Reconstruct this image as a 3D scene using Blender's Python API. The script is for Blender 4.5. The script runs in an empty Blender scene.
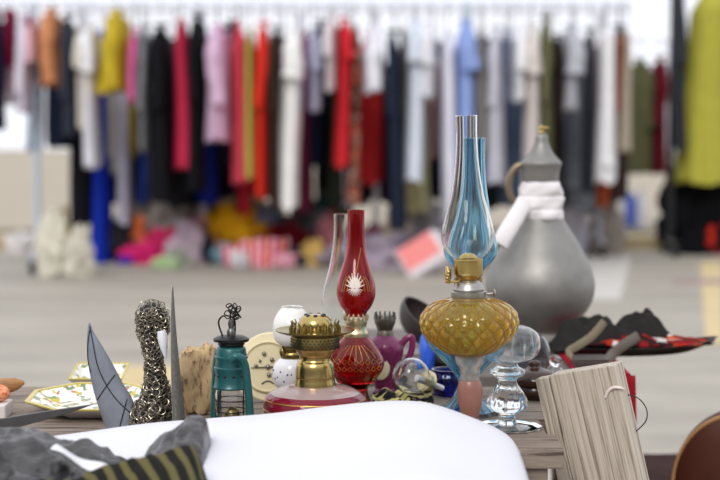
import bpy, math, random
from mathutils import Vector, Matrix, noise
sc = bpy.context.scene
COL = sc.collection
PI = math.pi
rnd = random.Random(7)

# ------------------------------------------------------------------ camera
F = 1700.0                       # focal length in pixels (85 mm on a 36 mm wide frame, 720 px)
TH = math.atan(131 / F)          # downward tilt
CAMZ = 1.2
TZ = 0.73                        # table height
FWD = Vector((0, math.cos(TH), -math.sin(TH)))
UPV = Vector((0, math.sin(TH), math.cos(TH)))
cd = bpy.data.cameras.new('camera'); cam = bpy.data.objects.new('camera', cd); COL.objects.link(cam)
cam.location = (0, 0, CAMZ); cam.rotation_euler = (PI/2 - TH, 0, 0)
cd.sensor_width = 36; cd.lens = 85; cd.clip_end = 400
cd.dof.use_dof = True; cd.dof.focus_distance = 2.50; cd.dof.aperture_fstop = 3.9
sc.camera = cam

def P(px, py, Y):
    """point at depth Y seen in the picture at (px, py)"""
    d = Vector(((px-360)/F, 0, 0)) + UPV*((240-py)/F) + FWD
    t = Y / d.y
    return Vector((d.x*t, Y, CAMZ + d.z*t))
def S(Y, z=TZ):
    """metres per pixel at depth Y"""
    return (Y*math.cos(TH) + (CAMZ-z)*math.sin(TH)) / F
def floor_y(py):
    d = UPV*((240-py)/F) + FWD
    return d.y * CAMZ / -d.z

# ------------------------------------------------------------------ materials
def hexc(h):
    h = h.lstrip('#'); out = []
    for i in (0, 2, 4):
        c = int(h[i:i+2], 16)/255
        out.append(c/12.92 if c <= .04045 else ((c+.055)/1.055)**2.4)
    return (*out, 1)
def new_mat(name):
    m = bpy.data.materials.new(name); m.use_nodes = True
    nt = m.node_tree; return m, nt, nt.nodes['Principled BSDF']
def mixrgb(nt, fac, a, b):
    n = nt.nodes.new('ShaderNodeMix'); n.data_type = 'RGBA'
    if isinstance(fac, float): n.inputs[0].default_value = fac
    else: nt.links.new(fac, n.inputs[0])
    for k, v in ((6, a), (7, b)):
        if isinstance(v, tuple): n.inputs[k].default_value = v
        else: nt.links.new(v, n.inputs[k])
    return n.outputs[2]
def coords(nt, scale=(1,1,1), rot=(0,0,0)):
    tc = nt.nodes.new('ShaderNodeTexCoord'); mp = nt.nodes.new('ShaderNodeMapping')
    mp.inputs['Scale'].default_value = scale; mp.inputs['Rotation'].default_value = rot
    nt.links.new(tc.outputs['Object'], mp.inputs['Vector']); return mp.outputs[0]
def tex_noise(nt, vec, scale, detail=3, rough=.5):
    n = nt.nodes.new('ShaderNodeTexNoise'); n.inputs['Scale'].default_value = scale
    n.inputs['Detail'].default_value = detail; n.inputs['Roughness'].default_value = rough
    nt.links.new(vec, n.inputs['Vector']); return n.outputs['Fac']
def ramp(nt, fac, stops, interp='LINEAR'):
    r = nt.nodes.new('ShaderNodeValToRGB'); r.color_ramp.interpolation = interp
    e = r.color_ramp.elements
    while len(e) < len(stops): e.new(.5)
    for k, (p, c) in zip(e, stops): k.position = p; k.color = c
    nt.links.new(fac, r.inputs[0]); return r.outputs[0]
def bump(nt, b, h, strength=.3, dist=.002):
    n = nt.nodes.new('ShaderNodeBump'); n.inputs['Strength'].default_value = strength; n.inputs['Distance'].default_value = dist
    nt.links.new(h, n.inputs['Height']); nt.links.new(n.outputs[0], b.inputs['Normal'])
_mc = {}
def plain(name, h, rough=.6, metal=0., var=.12, scale=30., bmp=0., stretch=(1,1,1)):
    if name in _mc: return _mc[name]
    m, nt, b = new_mat(name); c = hexc(h)
    d = (*[x*(1-var) for x in c[:3]], 1); e = (*[min(1, x*(1+var)) for x in c[:3]], 1)
    f = tex_noise(nt, coords(nt, stretch), scale)
    nt.links.new(mixrgb(nt, f, d, e), b.inputs['Base Color'])
    b.inputs['Roughness'].default_value = rough; b.inputs['Metallic'].default_value = metal
    if bmp: bump(nt, b, f, bmp)
    _mc[name] = m; return m
def cloth(h, kind=None):
    key = 'cloth_%s_%s' % (h.lstrip('#'), kind)
    if key in _mc: return _mc[key]
    m, nt, b = new_mat(key); c = hexc(h)
    v = coords(nt); f = tex_noise(nt, v, 9, 4)
    col = mixrgb(nt, f, (*[x*.82 for x in c[:3]], 1), (*[min(1, x*1.15) for x in c[:3]], 1))
    def wave(direction, scale):
        w = nt.nodes.new('ShaderNodeTexWave'); w.bands_direction = direction; w.inputs['Scale'].default_value = scale
        w.inputs['Distortion'].default_value = .4; nt.links.new(v, w.inputs['Vector']); return w.outputs['Fac']
    if kind == 'plaid':
        col = mixrgb(nt, ramp(nt, wave('Z', 5.0), [(.45, (0,0,0,1)), (.55, (1,1,1,1))]), col, hexc('#1d2450'))
        col = mixrgb(nt, ramp(nt, wave('X', 9.0), [(.75, (0,0,0,1)), (.85, (1,1,1,1))]), col, hexc('#d8c8b8'))
    if kind == 'print':
        col = mixrgb(nt, ramp(nt, tex_noise(nt, v, 16, 2), [(.5, (0,0,0,1)), (.6, (1,1,1,1))]), col, hexc('#b0563a'))
        col = mixrgb(nt, ramp(nt, tex_noise(nt, coords(nt, rot=(1,1,0)), 19, 2), [(.58, (0,0,0,1)), (.66, (1,1,1,1))]), col, hexc('#a8a49a'))
    if kind == 'pinstripe':
        col = mixrgb(nt, ramp(nt, wave('X', 16.0), [(.7, (0,0,0,1)), (.9, (1,1,1,1))]), col, hexc('#8a8a6a'))
    if kind == 'candy':
        col = ramp(nt, wave('X', 2.6), [(.0, hexc('#d81e78')), (.3, hexc('#f4d0dc')), (.5, hexc('#f0e8e0')), (.68, hexc('#e8a060')), (.84, hexc('#d82038'))])
    if kind == 'olive':
        w = nt.nodes.new('ShaderNodeTexWave'); w.bands_direction = 'X'; w.inputs['Scale'].default_value = 17
        w.inputs['Distortion'].default_value = .8
        nt.links.new(coords(nt, rot=(0, 0, -.5)), w.inputs['Vector'])
        col = mixrgb(nt, ramp(nt, w.outputs['Fac'], [(.55, (0,0,0,1)), (.68, (1,1,1,1))]), col, hexc('#625c3c'))
    if kind == 'paisley':
        col = mixrgb(nt, ramp(nt, tex_noise(nt, v, 42, 2), [(.48, (0,0,0,1)), (.54, (1,1,1,1))]), col, hexc('#d8cc8a'))
    if kind == 'kilim':
        vo = nt.nodes.new('ShaderNodeTexVoronoi'); vo.inputs['Scale'].default_value = 55; nt.links.new(v, vo.inputs['Vector'])
        sp = nt.nodes.new('ShaderNodeSeparateColor'); nt.links.new(vo.outputs['Color'], sp.inputs[0])
        col = ramp(nt, sp.outputs[0], [(0, hexc('#7c1414')), (.3, hexc('#a42c18')), (.52, hexc('#b8501e')), (.64, hexc('#2c1414')), (.9, hexc('#c8c4bc'))], 'CONSTANT')
    nt.links.new(col, b.inputs['Base Color']); b.inputs['Roughness'].default_value = .85
    b.inputs['Specular IOR Level'].default_value = .12
    bump(nt, b, f, .2, .01)
    _mc[key] = m; return m
def glass(name, h, rough=.02, ior=1.45, trans=1.):
    if name in _mc: return _mc[name]
    m, nt, b = new_mat(name); c = hexc(h)
    f = tex_noise(nt, coords(nt), 18)
    nt.links.new(mixrgb(nt, f, (*[x*.94 for x in c[:3]], 1), c), b.inputs['Base Color'])
    b.inputs['Roughness'].default_value = rough; b.inputs['IOR'].default_value = ior
    b.inputs['Transmission Weight'].default_value = trans
    _mc[name] = m; return m
def wood(name, light, dark, scale=8., stretch=(1, 12, 12), rough=.75, bmp=.4):
    if name in _mc: return _mc[name]
    m, nt, b = new_mat(name)
    v = coords(nt, stretch)
    f = tex_noise(nt, v, scale, 6, .65); g = tex_noise(nt, coords(nt), 5, 3)
    c1 = ramp(nt, f, [(.36, hexc(dark)), (.47, hexc(light)), (.6, (*[min(1, x*1.25) for x in hexc(light)[:3]], 1)), (.68, hexc(light)), (.8, hexc(dark))])
    nt.links.new(mixrgb(nt, g, c1, mixrgb(nt, .3, c1, hexc(dark))), b.inputs['Base Color'])
    b.inputs['Roughness'].default_value = rough
    bump(nt, b, f, bmp, .003)
    _mc[name] = m; return m

BRASS = plain('brass', '#bca468', .22, 1., .18, 40, .05)
OLDBRASS = plain('aged_brass', '#94834f', .3, 1., .3, 60, .15)
PALEBRASS = plain('pale_brass', '#d8c8a0', .3, 1., .12)
PEWTER = plain('pewter', '#a8a4a0', .35, 1., .15)
EWERM = plain('tinned_copper', '#8e8c88', .5, .6, .3, 26, .3)
CLEAR = glass('clear_glass', '#fafcfb')
AMBER = glass('amber_glass', '#ffdc5c', .05, trans=.92)
BLUEG = glass('blue_glass', '#a6dcf2', .02)
COBALT = glass('cobalt_glass', '#2840b8', .05)
REDG = glass('ruby_glass', '#cc1020', .03, trans=.9)
THIN = glass('thin_clear_glass', '#fbfdfc', .0, ior=1.28)
CRAN = glass('cranberry_glass', '#8c1c34', .06, trans=.25)
GREYG = glass('smoky_glass', '#b0b4b8', .03)
BROWNG = plain('brown_glaze', '#3a2218', .12, 0, .2)
PINKST = plain('rose_stone', '#94665a', .25, 0, .1, 60)
TEAL = plain('teal_enamel', '#225c5e', .3, .1, .18, 40, .05)
BLACKM = plain('black_iron', '#2c2a2a', .4, .7, .3, 60, .1)
STEEL = plain('dull_steel', '#6a6866', .35, .9, .25, 30, .1)
CREAM = plain('cream_enamel', '#e4d8b4', .35, 0, .06, 20)
CREAMD = plain('cream_enamel_inner', '#d6caa4', .35, 0, .06, 20)
MILK = plain('milk_glass', '#eeece8', .15, 0, .02)
PORC = plain('white_porcelain', '#ecebf0', .12, 0, .02)
PURPLE = plain('plum_enamel', '#7c2858', .18, 0, .15)
GOLDP = plain('gold_paint', '#d8a850', .35, .8, .1)
WHITEP = plain('white_paint', '#e8dcd4', .5, 0, .04)
LEATHER = plain('brown_leather', '#4a2a1e', .5, 0, .25, 14, .2)
TAN = plain('tan_piping', '#b08858', .6)
RACKM = plain('pale_blue_steel', '#c4d0e0', .35, .2, .05)
DARKM = plain('dark_plastic', '#1c1c1e', .45)
CARVED = wood('carved_wood', '#c8ac82', '#6c5030', 9, (14, 10, 5))
WEATHER = wood('weathered_wood', '#c4baac', '#8c7e70', 5, (34, 34, .9), bmp=.6)
TABLEW = wood('table_wood', '#8a7c70', '#4a3e36', 7, (1.2, 16, 16))
BROWNW = wood('brown_wood', '#a87848', '#6c4424', 7, (2, 14, 14), .5)

# ------------------------------------------------------------------ mesh builder
class MB:
    def __init__(s): s.v = []; s.f = []; s.mi = []
    def add(s, vs, fs, mi=0):
        o = len(s.v); s.v += [tuple(v) for v in vs]; s.f += [tuple(i+o for i in f) for f in fs]; s.mi += [mi]*len(fs); return s
    def rings(s, rings, mi=0, closed=True, cap0=True, cap1=True):
        n = len(rings[0]); vs = [p for r in rings for p in r]; fs = []
        for i in range(len(rings)-1):
            for j in range(n if closed else n-1):
                k = (j+1) % n
                fs.append((i*n+j, i*n+k, (i+1)*n+k, (i+1)*n+j))
        if cap0: fs.append(tuple(range(n-1, -1, -1)))
        if cap1: fs.append(tuple((len(rings)-1)*n+j for j in range(n)))
        return s.add(vs, fs, mi)
    def lathe(s, prof, seg=48, mi=0, c=(0,0,0), cap0=True, cap1=True, fn=None, M=None):
        R = []
        for r, z in prof:
            ring = []
            for k in range(seg):
                a = 2*PI*k/seg; rr = r*(fn(a, z) if fn else 1)
                p = Vector((rr*math.cos(a), rr*math.sin(a), z))
                if M is not None: p = M @ p
                ring.append((p.x+c[0], p.y+c[1], p.z+c[2]))
            R.append(ring)
        return s.rings(R, mi, True, cap0, cap1)
    def shell(s, prof, t, seg=64, mi=0, fn=None, closed_bottom=True, M=None, c=(0,0,0)):
        """PROF from bottom to top; a wall T thick, open at the top"""
        inner = [(max(r-t, .0006), z) for r, z in prof]
        if closed_bottom:
            z0 = prof[0][1] + t; inner = [(r, max(z, z0)) for r, z in inner]
            s.lathe(inner[:1] + inner[::1][::-1][::-1] if False else (prof + inner[::-1]), seg, mi, c, True, True, fn, M)
        else:
            p = prof + inner[::-1] + prof[:1]
            s.lathe(p, seg, mi, c, False, False, fn, M)
        return s
    def tube(s, pts, rad, seg=10, mi=0, flat=None, cap=True):
        pts = [Vector(p) for p in pts]; n = len(pts)
        if not hasattr(rad, '__len__'): rad = [rad]*n
        R = []; prev = None
        for i in range(n):
            t = (pts[min(i+1, n-1)] - pts[max(i-1, 0)]).normalized()
            if prev is None:
                a = Vector((0, 1, 0)) if abs(t.y) < .9 else Vector((1, 0, 0))
                prev = (a - t*a.dot(t)).normalized()
            else: prev = (prev - t*prev.dot(t)).normalized()
            b = t.cross(prev)
            fl = flat if flat else 1
            R.append([tuple(pts[i] + prev*(rad[i]*fl*math.cos(2*PI*k/seg)) + b*(rad[i]*math.sin(2*PI*k/seg))) for k in range(seg)])
        return s.rings(R, mi, True, cap, cap)
    def box(s, lo, hi, mi=0, M=None):
        vs = [Vector((x, y, z)) for z in (lo[2], hi[2]) for y in (lo[1], hi[1]) for x in (lo[0], hi[0])]
        if M is not None: vs = [M @ v for v in vs]
        return s.add(vs, [(0,2,3,1), (4,5,7,6), (0,1,5,4), (2,6,7,3), (0,4,6,2), (1,3,7,5)], mi)
    def torus(s, c, n, R, r, seg=12, ss=6, mi=0):
        n = Vector(n).normalized(); a = n.orthogonal().normalized(); b = n.cross(a); c = Vector(c); rg = []
        for i in range(seg):
            t = 2*PI*i/seg; d = a*math.cos(t) + b*math.sin(t)
            rg.append([tuple(c + d*(R + r*math.cos(2*PI*k/ss)) + n*(r*math.sin(2*PI*k/ss))) for k in range(ss)])
        rg.append(rg[0])
        return s.rings(rg, mi, True, False, False)
    def ball(s, c, r, seg=20, rows=12, mi=0, fn=None):
        R = r if hasattr(r, '__len__') else (r, r, r); rg = []
        for i in range(rows+1):
            p = -PI/2 + PI*(i + (.02 if i == 0 else -.02 if i == rows else 0))/rows
            ring = []
            for k in range(seg):
                a = 2*PI*k/seg; d = Vector((math.cos(p)*math.cos(a), math.cos(p)*math.sin(a), math.sin(p)))
                q = fn(d) if fn else 1
                ring.append((c[0]+R[0]*d.x*q, c[1]+R[1]*d.y*q, c[2]+R[2]*d.z*q))
            rg.append(ring)
        return s.rings(rg, mi)
    def grid(s, nu, nv, fn, mi=0):
        vs = [fn(i/nu, j/nv) for j in range(nv+1) for i in range(nu+1)]; w = nu+1
        return s.add(vs, [(j*w+i, j*w+i+1, (j+1)*w+i+1, (j+1)*w+i) for j in range(nv) for i in range(nu)], mi)
    def prism(s, poly, depth, mi=0, M=None):
        """POLY in (x, z), extruded DEPTH along y"""
        n = len(poly)
        vs = [Vector((x, 0, z)) for x, z in poly] + [Vector((x, depth, z)) for x, z in poly]
        if M is not None: vs = [M @ v for v in vs]
        fs = [tuple(range(n)), tuple(range(2*n-1, n-1, -1))] + [((i+1) % n, i, i+n, (i+1) % n+n) for i in range(n)]
        return s.add(vs, fs, mi)
    def build(s, name, mats, parent=None, loc=(0,0,0), smooth=True, solid=0, bevel=0, sharp=40):
        me = bpy.data.meshes.new(name); me.from_pydata(s.v, [], s.f); me.update()
        for m in (mats if isinstance(mats, (list, tuple)) else [mats]): me.materials.append(m)
        me.polygons.foreach_set('material_index', s.mi)
        if smooth:
            me.polygons.foreach_set('use_smooth', [True]*len(s.f))
            me.set_sharp_from_angle(angle=math.radians(sharp))
        o = bpy.data.objects.new(name, me); COL.objects.link(o); o.location = loc
        if parent: o.parent = parent
        if solid:
            md = o.modifiers.new('solid', 'SOLIDIFY'); md.thickness = solid
        if bevel:
            md = o.modifiers.new('bevel', 'BEVEL'); md.width = bevel; md.segments = 2
        return o
ALL_LABELS = {}
def tag(o, label, cat, group=None, kind=None):
    o['label'] = label; o['category'] = cat
    if group: o['group'] = group
    if kind: o['kind'] = kind
    ALL_LABELS.setdefault(label, []).append(o.name)
    return o
def thing(name, label, cat, loc=(0,0,0), group=None, rot=(0,0,0)):
    o = bpy.data.objects.new(name, None); COL.objects.link(o); o.location = loc; o.rotation_euler = rot
    o.empty_display_size = .05
    return tag(o, label, cat, group)
def struct(o): o['kind'] = 'structure'; return o
def smooth_path(pts, n=6):
    """Catmull-Rom through PTS (tuples of any length)"""
    out = []; m = len(pts)
    for i in range(m-1):
        p0, p1, p2, p3 = pts[max(i-1, 0)], pts[i], pts[i+1], pts[min(i+2, m-1)]
        for k in range(n):
            t = k/n
            out.append(tuple(.5*((2*b) + (-a+c)*t + (2*a-5*b+4*c-d)*t*t + (-a+3*b-3*c+d)*t**3) for a, b, c, d in zip(p0, p1, p2, p3)))
    out.append(tuple(pts[-1])); return out
class Spot:
    """a thing that stands at picture column AX, depth Y, on a surface Z high: turns picture rows into heights"""
    def __init__(s, ax, Y, Z=TZ):
        s.Y = Y; s.Z = Z; s.ax = ax; s.m = S(Y, Z); s.X = P(ax, 300, Y).x
        s.loc = (s.X, Y, Z)
    def z(s, py): return max(0., P(s.ax, py, s.Y).z - s.Z)
    def pr(s, pts, n=0):
        """[(radius px, row)] from the bottom up"""
        if n: pts = smooth_path(pts, n)
        return [(max(r, .3)*s.m, s.z(y)) for r, y in pts]
    def at(s, px, py, dy=0.): return Vector(((px - s.ax)*s.m, dy, P(s.ax, py, s.Y).z - s.Z))

# ------------------------------------------------------------------ setting
def make_floor():
    m, nt, b = new_mat('concrete')
    f = tex_noise(nt, coords(nt, (.5, 2.2, 1)), 1.3, 6, .6); g = tex_noise(nt, coords(nt), 14, 5, .7)
    c = ramp(nt, f, [(.3, hexc('#908a81')), (.5, hexc('#a6a095')), (.7, hexc('#b6b0a5'))])
    c = mixrgb(nt, ramp(nt, g, [(.35, (0,0,0,1)), (.75, (1,1,1,1))]), c, mixrgb(nt, .25, c, hexc('#8a8278')))
    nt.links.new(c, b.inputs['Base Color']); b.inputs['Roughness'].default_value = .7
    mb = MB(); mb.box((-14, -8, -.3), (14, 14.4, 0))
    struct(mb.build('floor', m, smooth=False))
    pm = plain('pale_pavement', '#a89e8c', .9, 0, .1, 1.2)
    mb = MB(); mb.box((-30, 15.5, -.3), (30, 46, .11)); struct(mb.build('trim_1', pm, smooth=False))
    km = plain('kerb_concrete', '#b9a988', .9, 0, .12, 3)
    mb = MB(); mb.box((-14, 14.4, -.3), (14, 14.75, .12)); struct(mb.build('trim_2', km, smooth=False, bevel=.01))
    mb = MB(); mb.box((-14, 14.75, -.3), (14, 15.5, .09)); struct(mb.build('trim_8', plain('dark_gutter', '#6c665c', .9, 0, .15, 2), smooth=False))
    # worn yellow floor paint
    ym = plain('yellow_floor_paint', '#cdb98c', .8, 0, .15, 3)
    rm = plain('red_floor_paint', '#a08a84', .8, 0, .15, 3)
    wm = plain('pale_floor_patch', '#c8c4be', .7, 0, .06, 2)
    def quad(nm, pts, mat, h=.002):
        mb = MB(); mb.add([(P(x, 300, floor_y(y)).x if False else (x-360)/F*(floor_y(y)*math.cos(TH)+CAMZ*math.sin(TH)), floor_y(y), h) for x, y in pts], [tuple(range(len(pts)))])
        o = mb.build(nm, mat, smooth=False); struct(o); return o
    quad('trim_3', [(706, 345), (722, 345), (722, 262), (700, 262)], ym)
    quad('trim_4', [(672, 285), (722, 285), (722, 279), (674, 279)], rm, .004)
    quad('trim_5', [(560, 300), (620, 300), (632, 256), (560, 256)], wm)
    quad('trim_6', [(105, 388), (240, 388), (245, 366), (112, 366)], ym)
make_floor()

# ------------------------------------------------------------------ tables
def table():
    t = thing('wooden_table', 'weathered wooden plank table under the oil lamps and other antiques', 'table', (0, 0, 0))
    ys = [(2.325, 2.437), (2.44, 2.55), (2.553, 2.70), (2.703, 2.86)]
    xr = [.283, .272, .40, .41]
    for (a, b), x in zip(ys, xr):
        mb = MB(); mb.box((-1.0, a, TZ-.028), (x, b, TZ)); mb.build('plank', TABLEW, t, smooth=False, bevel=.003)
    mb = MB(); mb.box((-.98, 2.335, TZ-.10), (.262, 2.36, TZ-.0285)); mb.build('apron', TABLEW, t, smooth=False, bevel=.003)
    for x in (-.95, .21):
        for y in (2.38, 2.80):
            mb = MB(); mb.box((x-.025, y-.025, 0), (x+.025, y+.025, TZ-.0285)); mb.build('leg', TABLEW, t, smooth=False, bevel=.003)
    t = thing('low_table', 'plain table behind the plank table, carrying the grey ewer', 'table', (0, 0, 0))
    mb = MB(); mb.box((-.0, 2.98, TZ-.03), (.468, 3.62, TZ)); mb.build('tabletop', plain('grey_board', '#6c6662', .8), t, smooth=False, bevel=.004)
    for x in (.03, .43):
        for y in (3.02, 3.58):
            mb = MB(); mb.box((x-.02, y-.02, 0), (x+.02, y+.02, TZ-.03)); mb.build('leg', TABLEW, t, smooth=False)
    # red velvet cloth hanging over its right end
    mb = MB()
    def fn(u, v):
        y = 2.965 + .60*u
        s = v*.55
        w = .004*math.sin(u*34) + .003*math.sin(u*19+1)
        if s < .10: return (.379 + s, y, TZ+.003)
        return (.481 + w*min(1, (s-.1)*12) + .02*(s-.1), y, TZ+.003-(s-.10))
    mb.grid(60, 40, fn)
    def fn2(u, v):   # front fall
        x = .379 + .105*u; s = v*.42
        w = .005*math.sin(u*17) + .003*math.sin(u*31)
        return (x + .02*s*u, 2.965 - .004 + w*min(1, s*12) - .02*s, TZ+.003-s)
    mb.grid(30, 30, fn2)
    tag(mb.build('red_cloth', cloth('#8c1626'), solid=.002), 'red velvet cloth hanging off the table corner behind the weathered board', 'cloth')
table()

# ------------------------------------------------------------------ lamps in front
def chimney(sp, pts, mat, parent, t=.0011, n=5, fn=None, name='chimney'):
    mb = MB(); mb.shell(sp.pr(pts, n), t, 72, closed_bottom=False, fn=fn)
    return mb.build(name, mat, parent)

def amber_lamp():
    sp = Spot(471.5, 2.395)
    t = thing('oil_lamp', 'oil lamp with quilted amber glass bowl and tall clear chimney, tallest on the table', 'lamp', sp.loc, rot=(0, math.radians(-1.1), 0))
    chimney(sp, [(11.5, 263), (13, 260), (20, 253), (25, 244), (26.3, 236), (25, 226), (21, 211), (16.5, 195), (13.2, 175), (11.3, 155), (10.6, 135), (10.8, 117), (11, 116)], THIN, t)
    z0 = sp.z(355)
    def quilt(a, z):
        k = (z - z0) / sp.m / 58
        e = max(0., min(1., 1.15 - abs(k-.45)*1.9))
        u = 10*a + k*11; w = 10*a - k*11
        return 1 + .065*e*((abs(math.sin(u))*abs(math.sin(w)))**.7 - .5)
    mb = MB(); mb.shell(sp.pr([(15, 354.5), (20, 353), (29, 349), (39, 341), (46, 332), (48.8, 322), (47, 313), (41, 306), (31, 301), (20, 298.5), (16.5, 297)], 8), .003, 168, fn=quilt)
    fb = mb.build('fuel_bowl', AMBER, t, sharp=80)
    fp = sp.pr([(15, 354.5), (20, 353), (29, 349), (39, 341), (46, 332), (48.8, 322), (47, 313), (41, 306), (31, 301), (20, 298.5), (16.5, 297)], 4)
    lt = MB(); dense = fp[3:-5]
    for sg in (1, -1):
        for q in range(20):
            pts = []
            for r, z in dense:
                k = (z - z0)/sp.m/58; a = (PI*q - sg*11*k)/10; rr = r*quilt(a, z) + .0002
                pts.append((rr*math.cos(a), rr*math.sin(a), z))
            lt.tube(pts, .0008, 6)
    l = lt.build('lattice_shade', glass('shade_amber_glass', '#c89420', .1, trans=.6), fb); l['label'] = 'diamond lattice, shade between diamonds put in as darker amber'  # shade between the quilted diamonds, put into the colour of thin darker strands
    mb = MB(); mb.lathe(sp.pr([(17, 299), (17.4, 298), (17.4, 291.5), (16.6, 291)])); mb.build('collar', PEWTER, t)
    b = MB(); b.lathe(sp.pr([(15, 291), (15.5, 289), (14, 286), (13, 283), (10, 281), (9.6, 279)])); b.build('burner_base', PEWTER, t)
    b = MB(); b.lathe(sp.pr([(9.6, 281), (10.5, 279.5), (14, 274.5), (14.4, 272), (14.4, 259.5), (13.5, 258.5), (12, 259), (11.5, 262), (10, 262), (9.5, 257), (6, 254), (2, 252.5)]))
    cr = b.build('burner', BRASS, t)
    w = MB(); w.tube([sp.at(462, 281, -.005), sp.at(455, 281, -.006), sp.at(448, 281, -.007)], .0018)
    for k in range(14):
        a = 2*PI*k/14; r = 4.4*sp.m; c = sp.at(451, 274, -.006)
        w.ball((c.x + .2*r*math.sin(3*a), c.y + r*math.cos(a), c.z + 1.6*r*math.sin(a)), .0026, 8, 6)
    w.ball(sp.at(451, 274, -.006), (.005, .008, .012), 12, 8)
    w.build('wick_wheel', BRASS, cr)
    w = MB(); w.tube([sp.at(486, 294.5), sp.at(496, 294)], .0017); c = sp.at(497, 293.5)
    w.ball(c, (.0022, .006, .006), 12, 8); w.build('filler_screw', PEWTER, t)
    b = MB(); b.lathe(sp.pr([(9.5, 381), (9.8, 379), (9.2, 374), (10.5, 368), (13.5, 363), (14.6, 358), (14.4, 355.5), (13, 354)], 4)); b.build('neck', glass('stem_glass', '#c0b8b0', .08, trans=.6), t)
    b = MB(); b.lathe(sp.pr([(8, 418), (9.5, 413), (11.8, 404), (12.8, 395), (12.2, 387), (10.5, 381), (9.5, 379.8)], 4)); b.build('stem', PINKST, t)
    b = MB(); b.lathe(sp.pr([(8.2, 425), (9, 422), (8, 418)], 3)); b.build('stem_ring', PEWTER, t)
    b = MB(); b.lathe([(.047, 0), (.048, .004), (.044, .008)] + sp.pr([(22, 434), (13, 428), (8.5, 424.5)], 4)); b.build('foot', plain('grey_foot', '#8a8a8c', .2, .5), t)

def blue_lamp():
    sp = Spot(468, 2.605)
    t = thing('oil_lamp', 'sky blue glass oil lamp with ribbed tube chimney, hidden behind the amber lamp', 'lamp', sp.loc)
    rib = lambda a, z: 1 + .03*math.cos(14*a)
    mx = Spot(468, 2.605); mx.ax = 468
    ch = MB(); pts = sp.pr([(13, 276), (15, 268), (22, 261), (26, 251), (24.5, 240), (19, 222), (14.5, 200), (12, 180), (11, 160), (11, 140), (11.3, 138)], 6)
    pts = pts
    ch.shell(pts, .0014, 112, closed_bottom=False, fn=rib)
    o = ch.build('chimney', BLUEG, t, loc=(5*sp.m, 0, 0))
    for v in o.data.vertices:      # the bulb sits over the axis, the tube leans a little to the right
        k = max(0, min(1, (sp.z(276) - v.co.z) / (sp.z(276) - sp.z(200)))); v.co.x -= 4*sp.m*(1-k) 
    b = MB(); b.lathe(sp.pr([(12, 296), (14, 292), (14, 277), (12, 275)])); b.build('burner', OLDBRASS, t)
    b = MB(); b.shell(sp.pr([(9, 383), (10, 378), (16, 370), (27, 358), (38, 346), (44, 333), (44, 322), (38, 312), (26, 304), (14, 298), (13, 296)], 5), .003, 96, fn=rib); b.build('fuel_bowl', BLUEG, t)
    b = MB(); b.shell([(.047, 0)] + sp.pr([(31, 414), (27, 409), (19, 402), (13, 394), (10, 387), (9, 383)], 5), .004, 96, fn=rib); b.build('foot', BLUEG, t)

def clear_lamp():
    sp = Spot(508, 2.485)
    t = thing('oil_lamp', 'clear pressed glass oil lamp without chimney, right of the amber lamp', 'lamp', sp.loc)
    b = MB(); b.shell(sp.pr([(10, 363), (17, 361), (27, 356.5), (32, 349), (33, 341), (30, 333), (22, 327.5), (12, 325)], 6), .0025, 72); b.build('fuel_bowl', CLEAR, t)
    b = MB(); b.lathe(sp.pr([(10, 327), (11, 325), (10.5, 320), (9, 319)])); b.build('collar', OLDBRASS, t)
    rib = lambda a, z: 1 + .025*math.cos(12*a)
    b = MB(); b.lathe(sp.pr([(10, 424), (8, 418), (8, 413), (14, 410.5), (20, 405), (19.5, 399), (15, 391), (10.5, 385), (9, 380), (11, 377.5), (17, 374), (17.2, 370), (12, 367), (9.5, 364), (10, 362.5)], 5), 72, fn=rib); b.build('stem', CLEAR, t)
    b = MB(); b.shell([(.051, .0005), (.052, .003)] + sp.pr([(31, 431), (20, 427), (12, 424.5), (8.5, 424)], 5), .002, 72, fn=rib, closed_bottom=False); b.build('foot', CLEAR, t)

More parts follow.
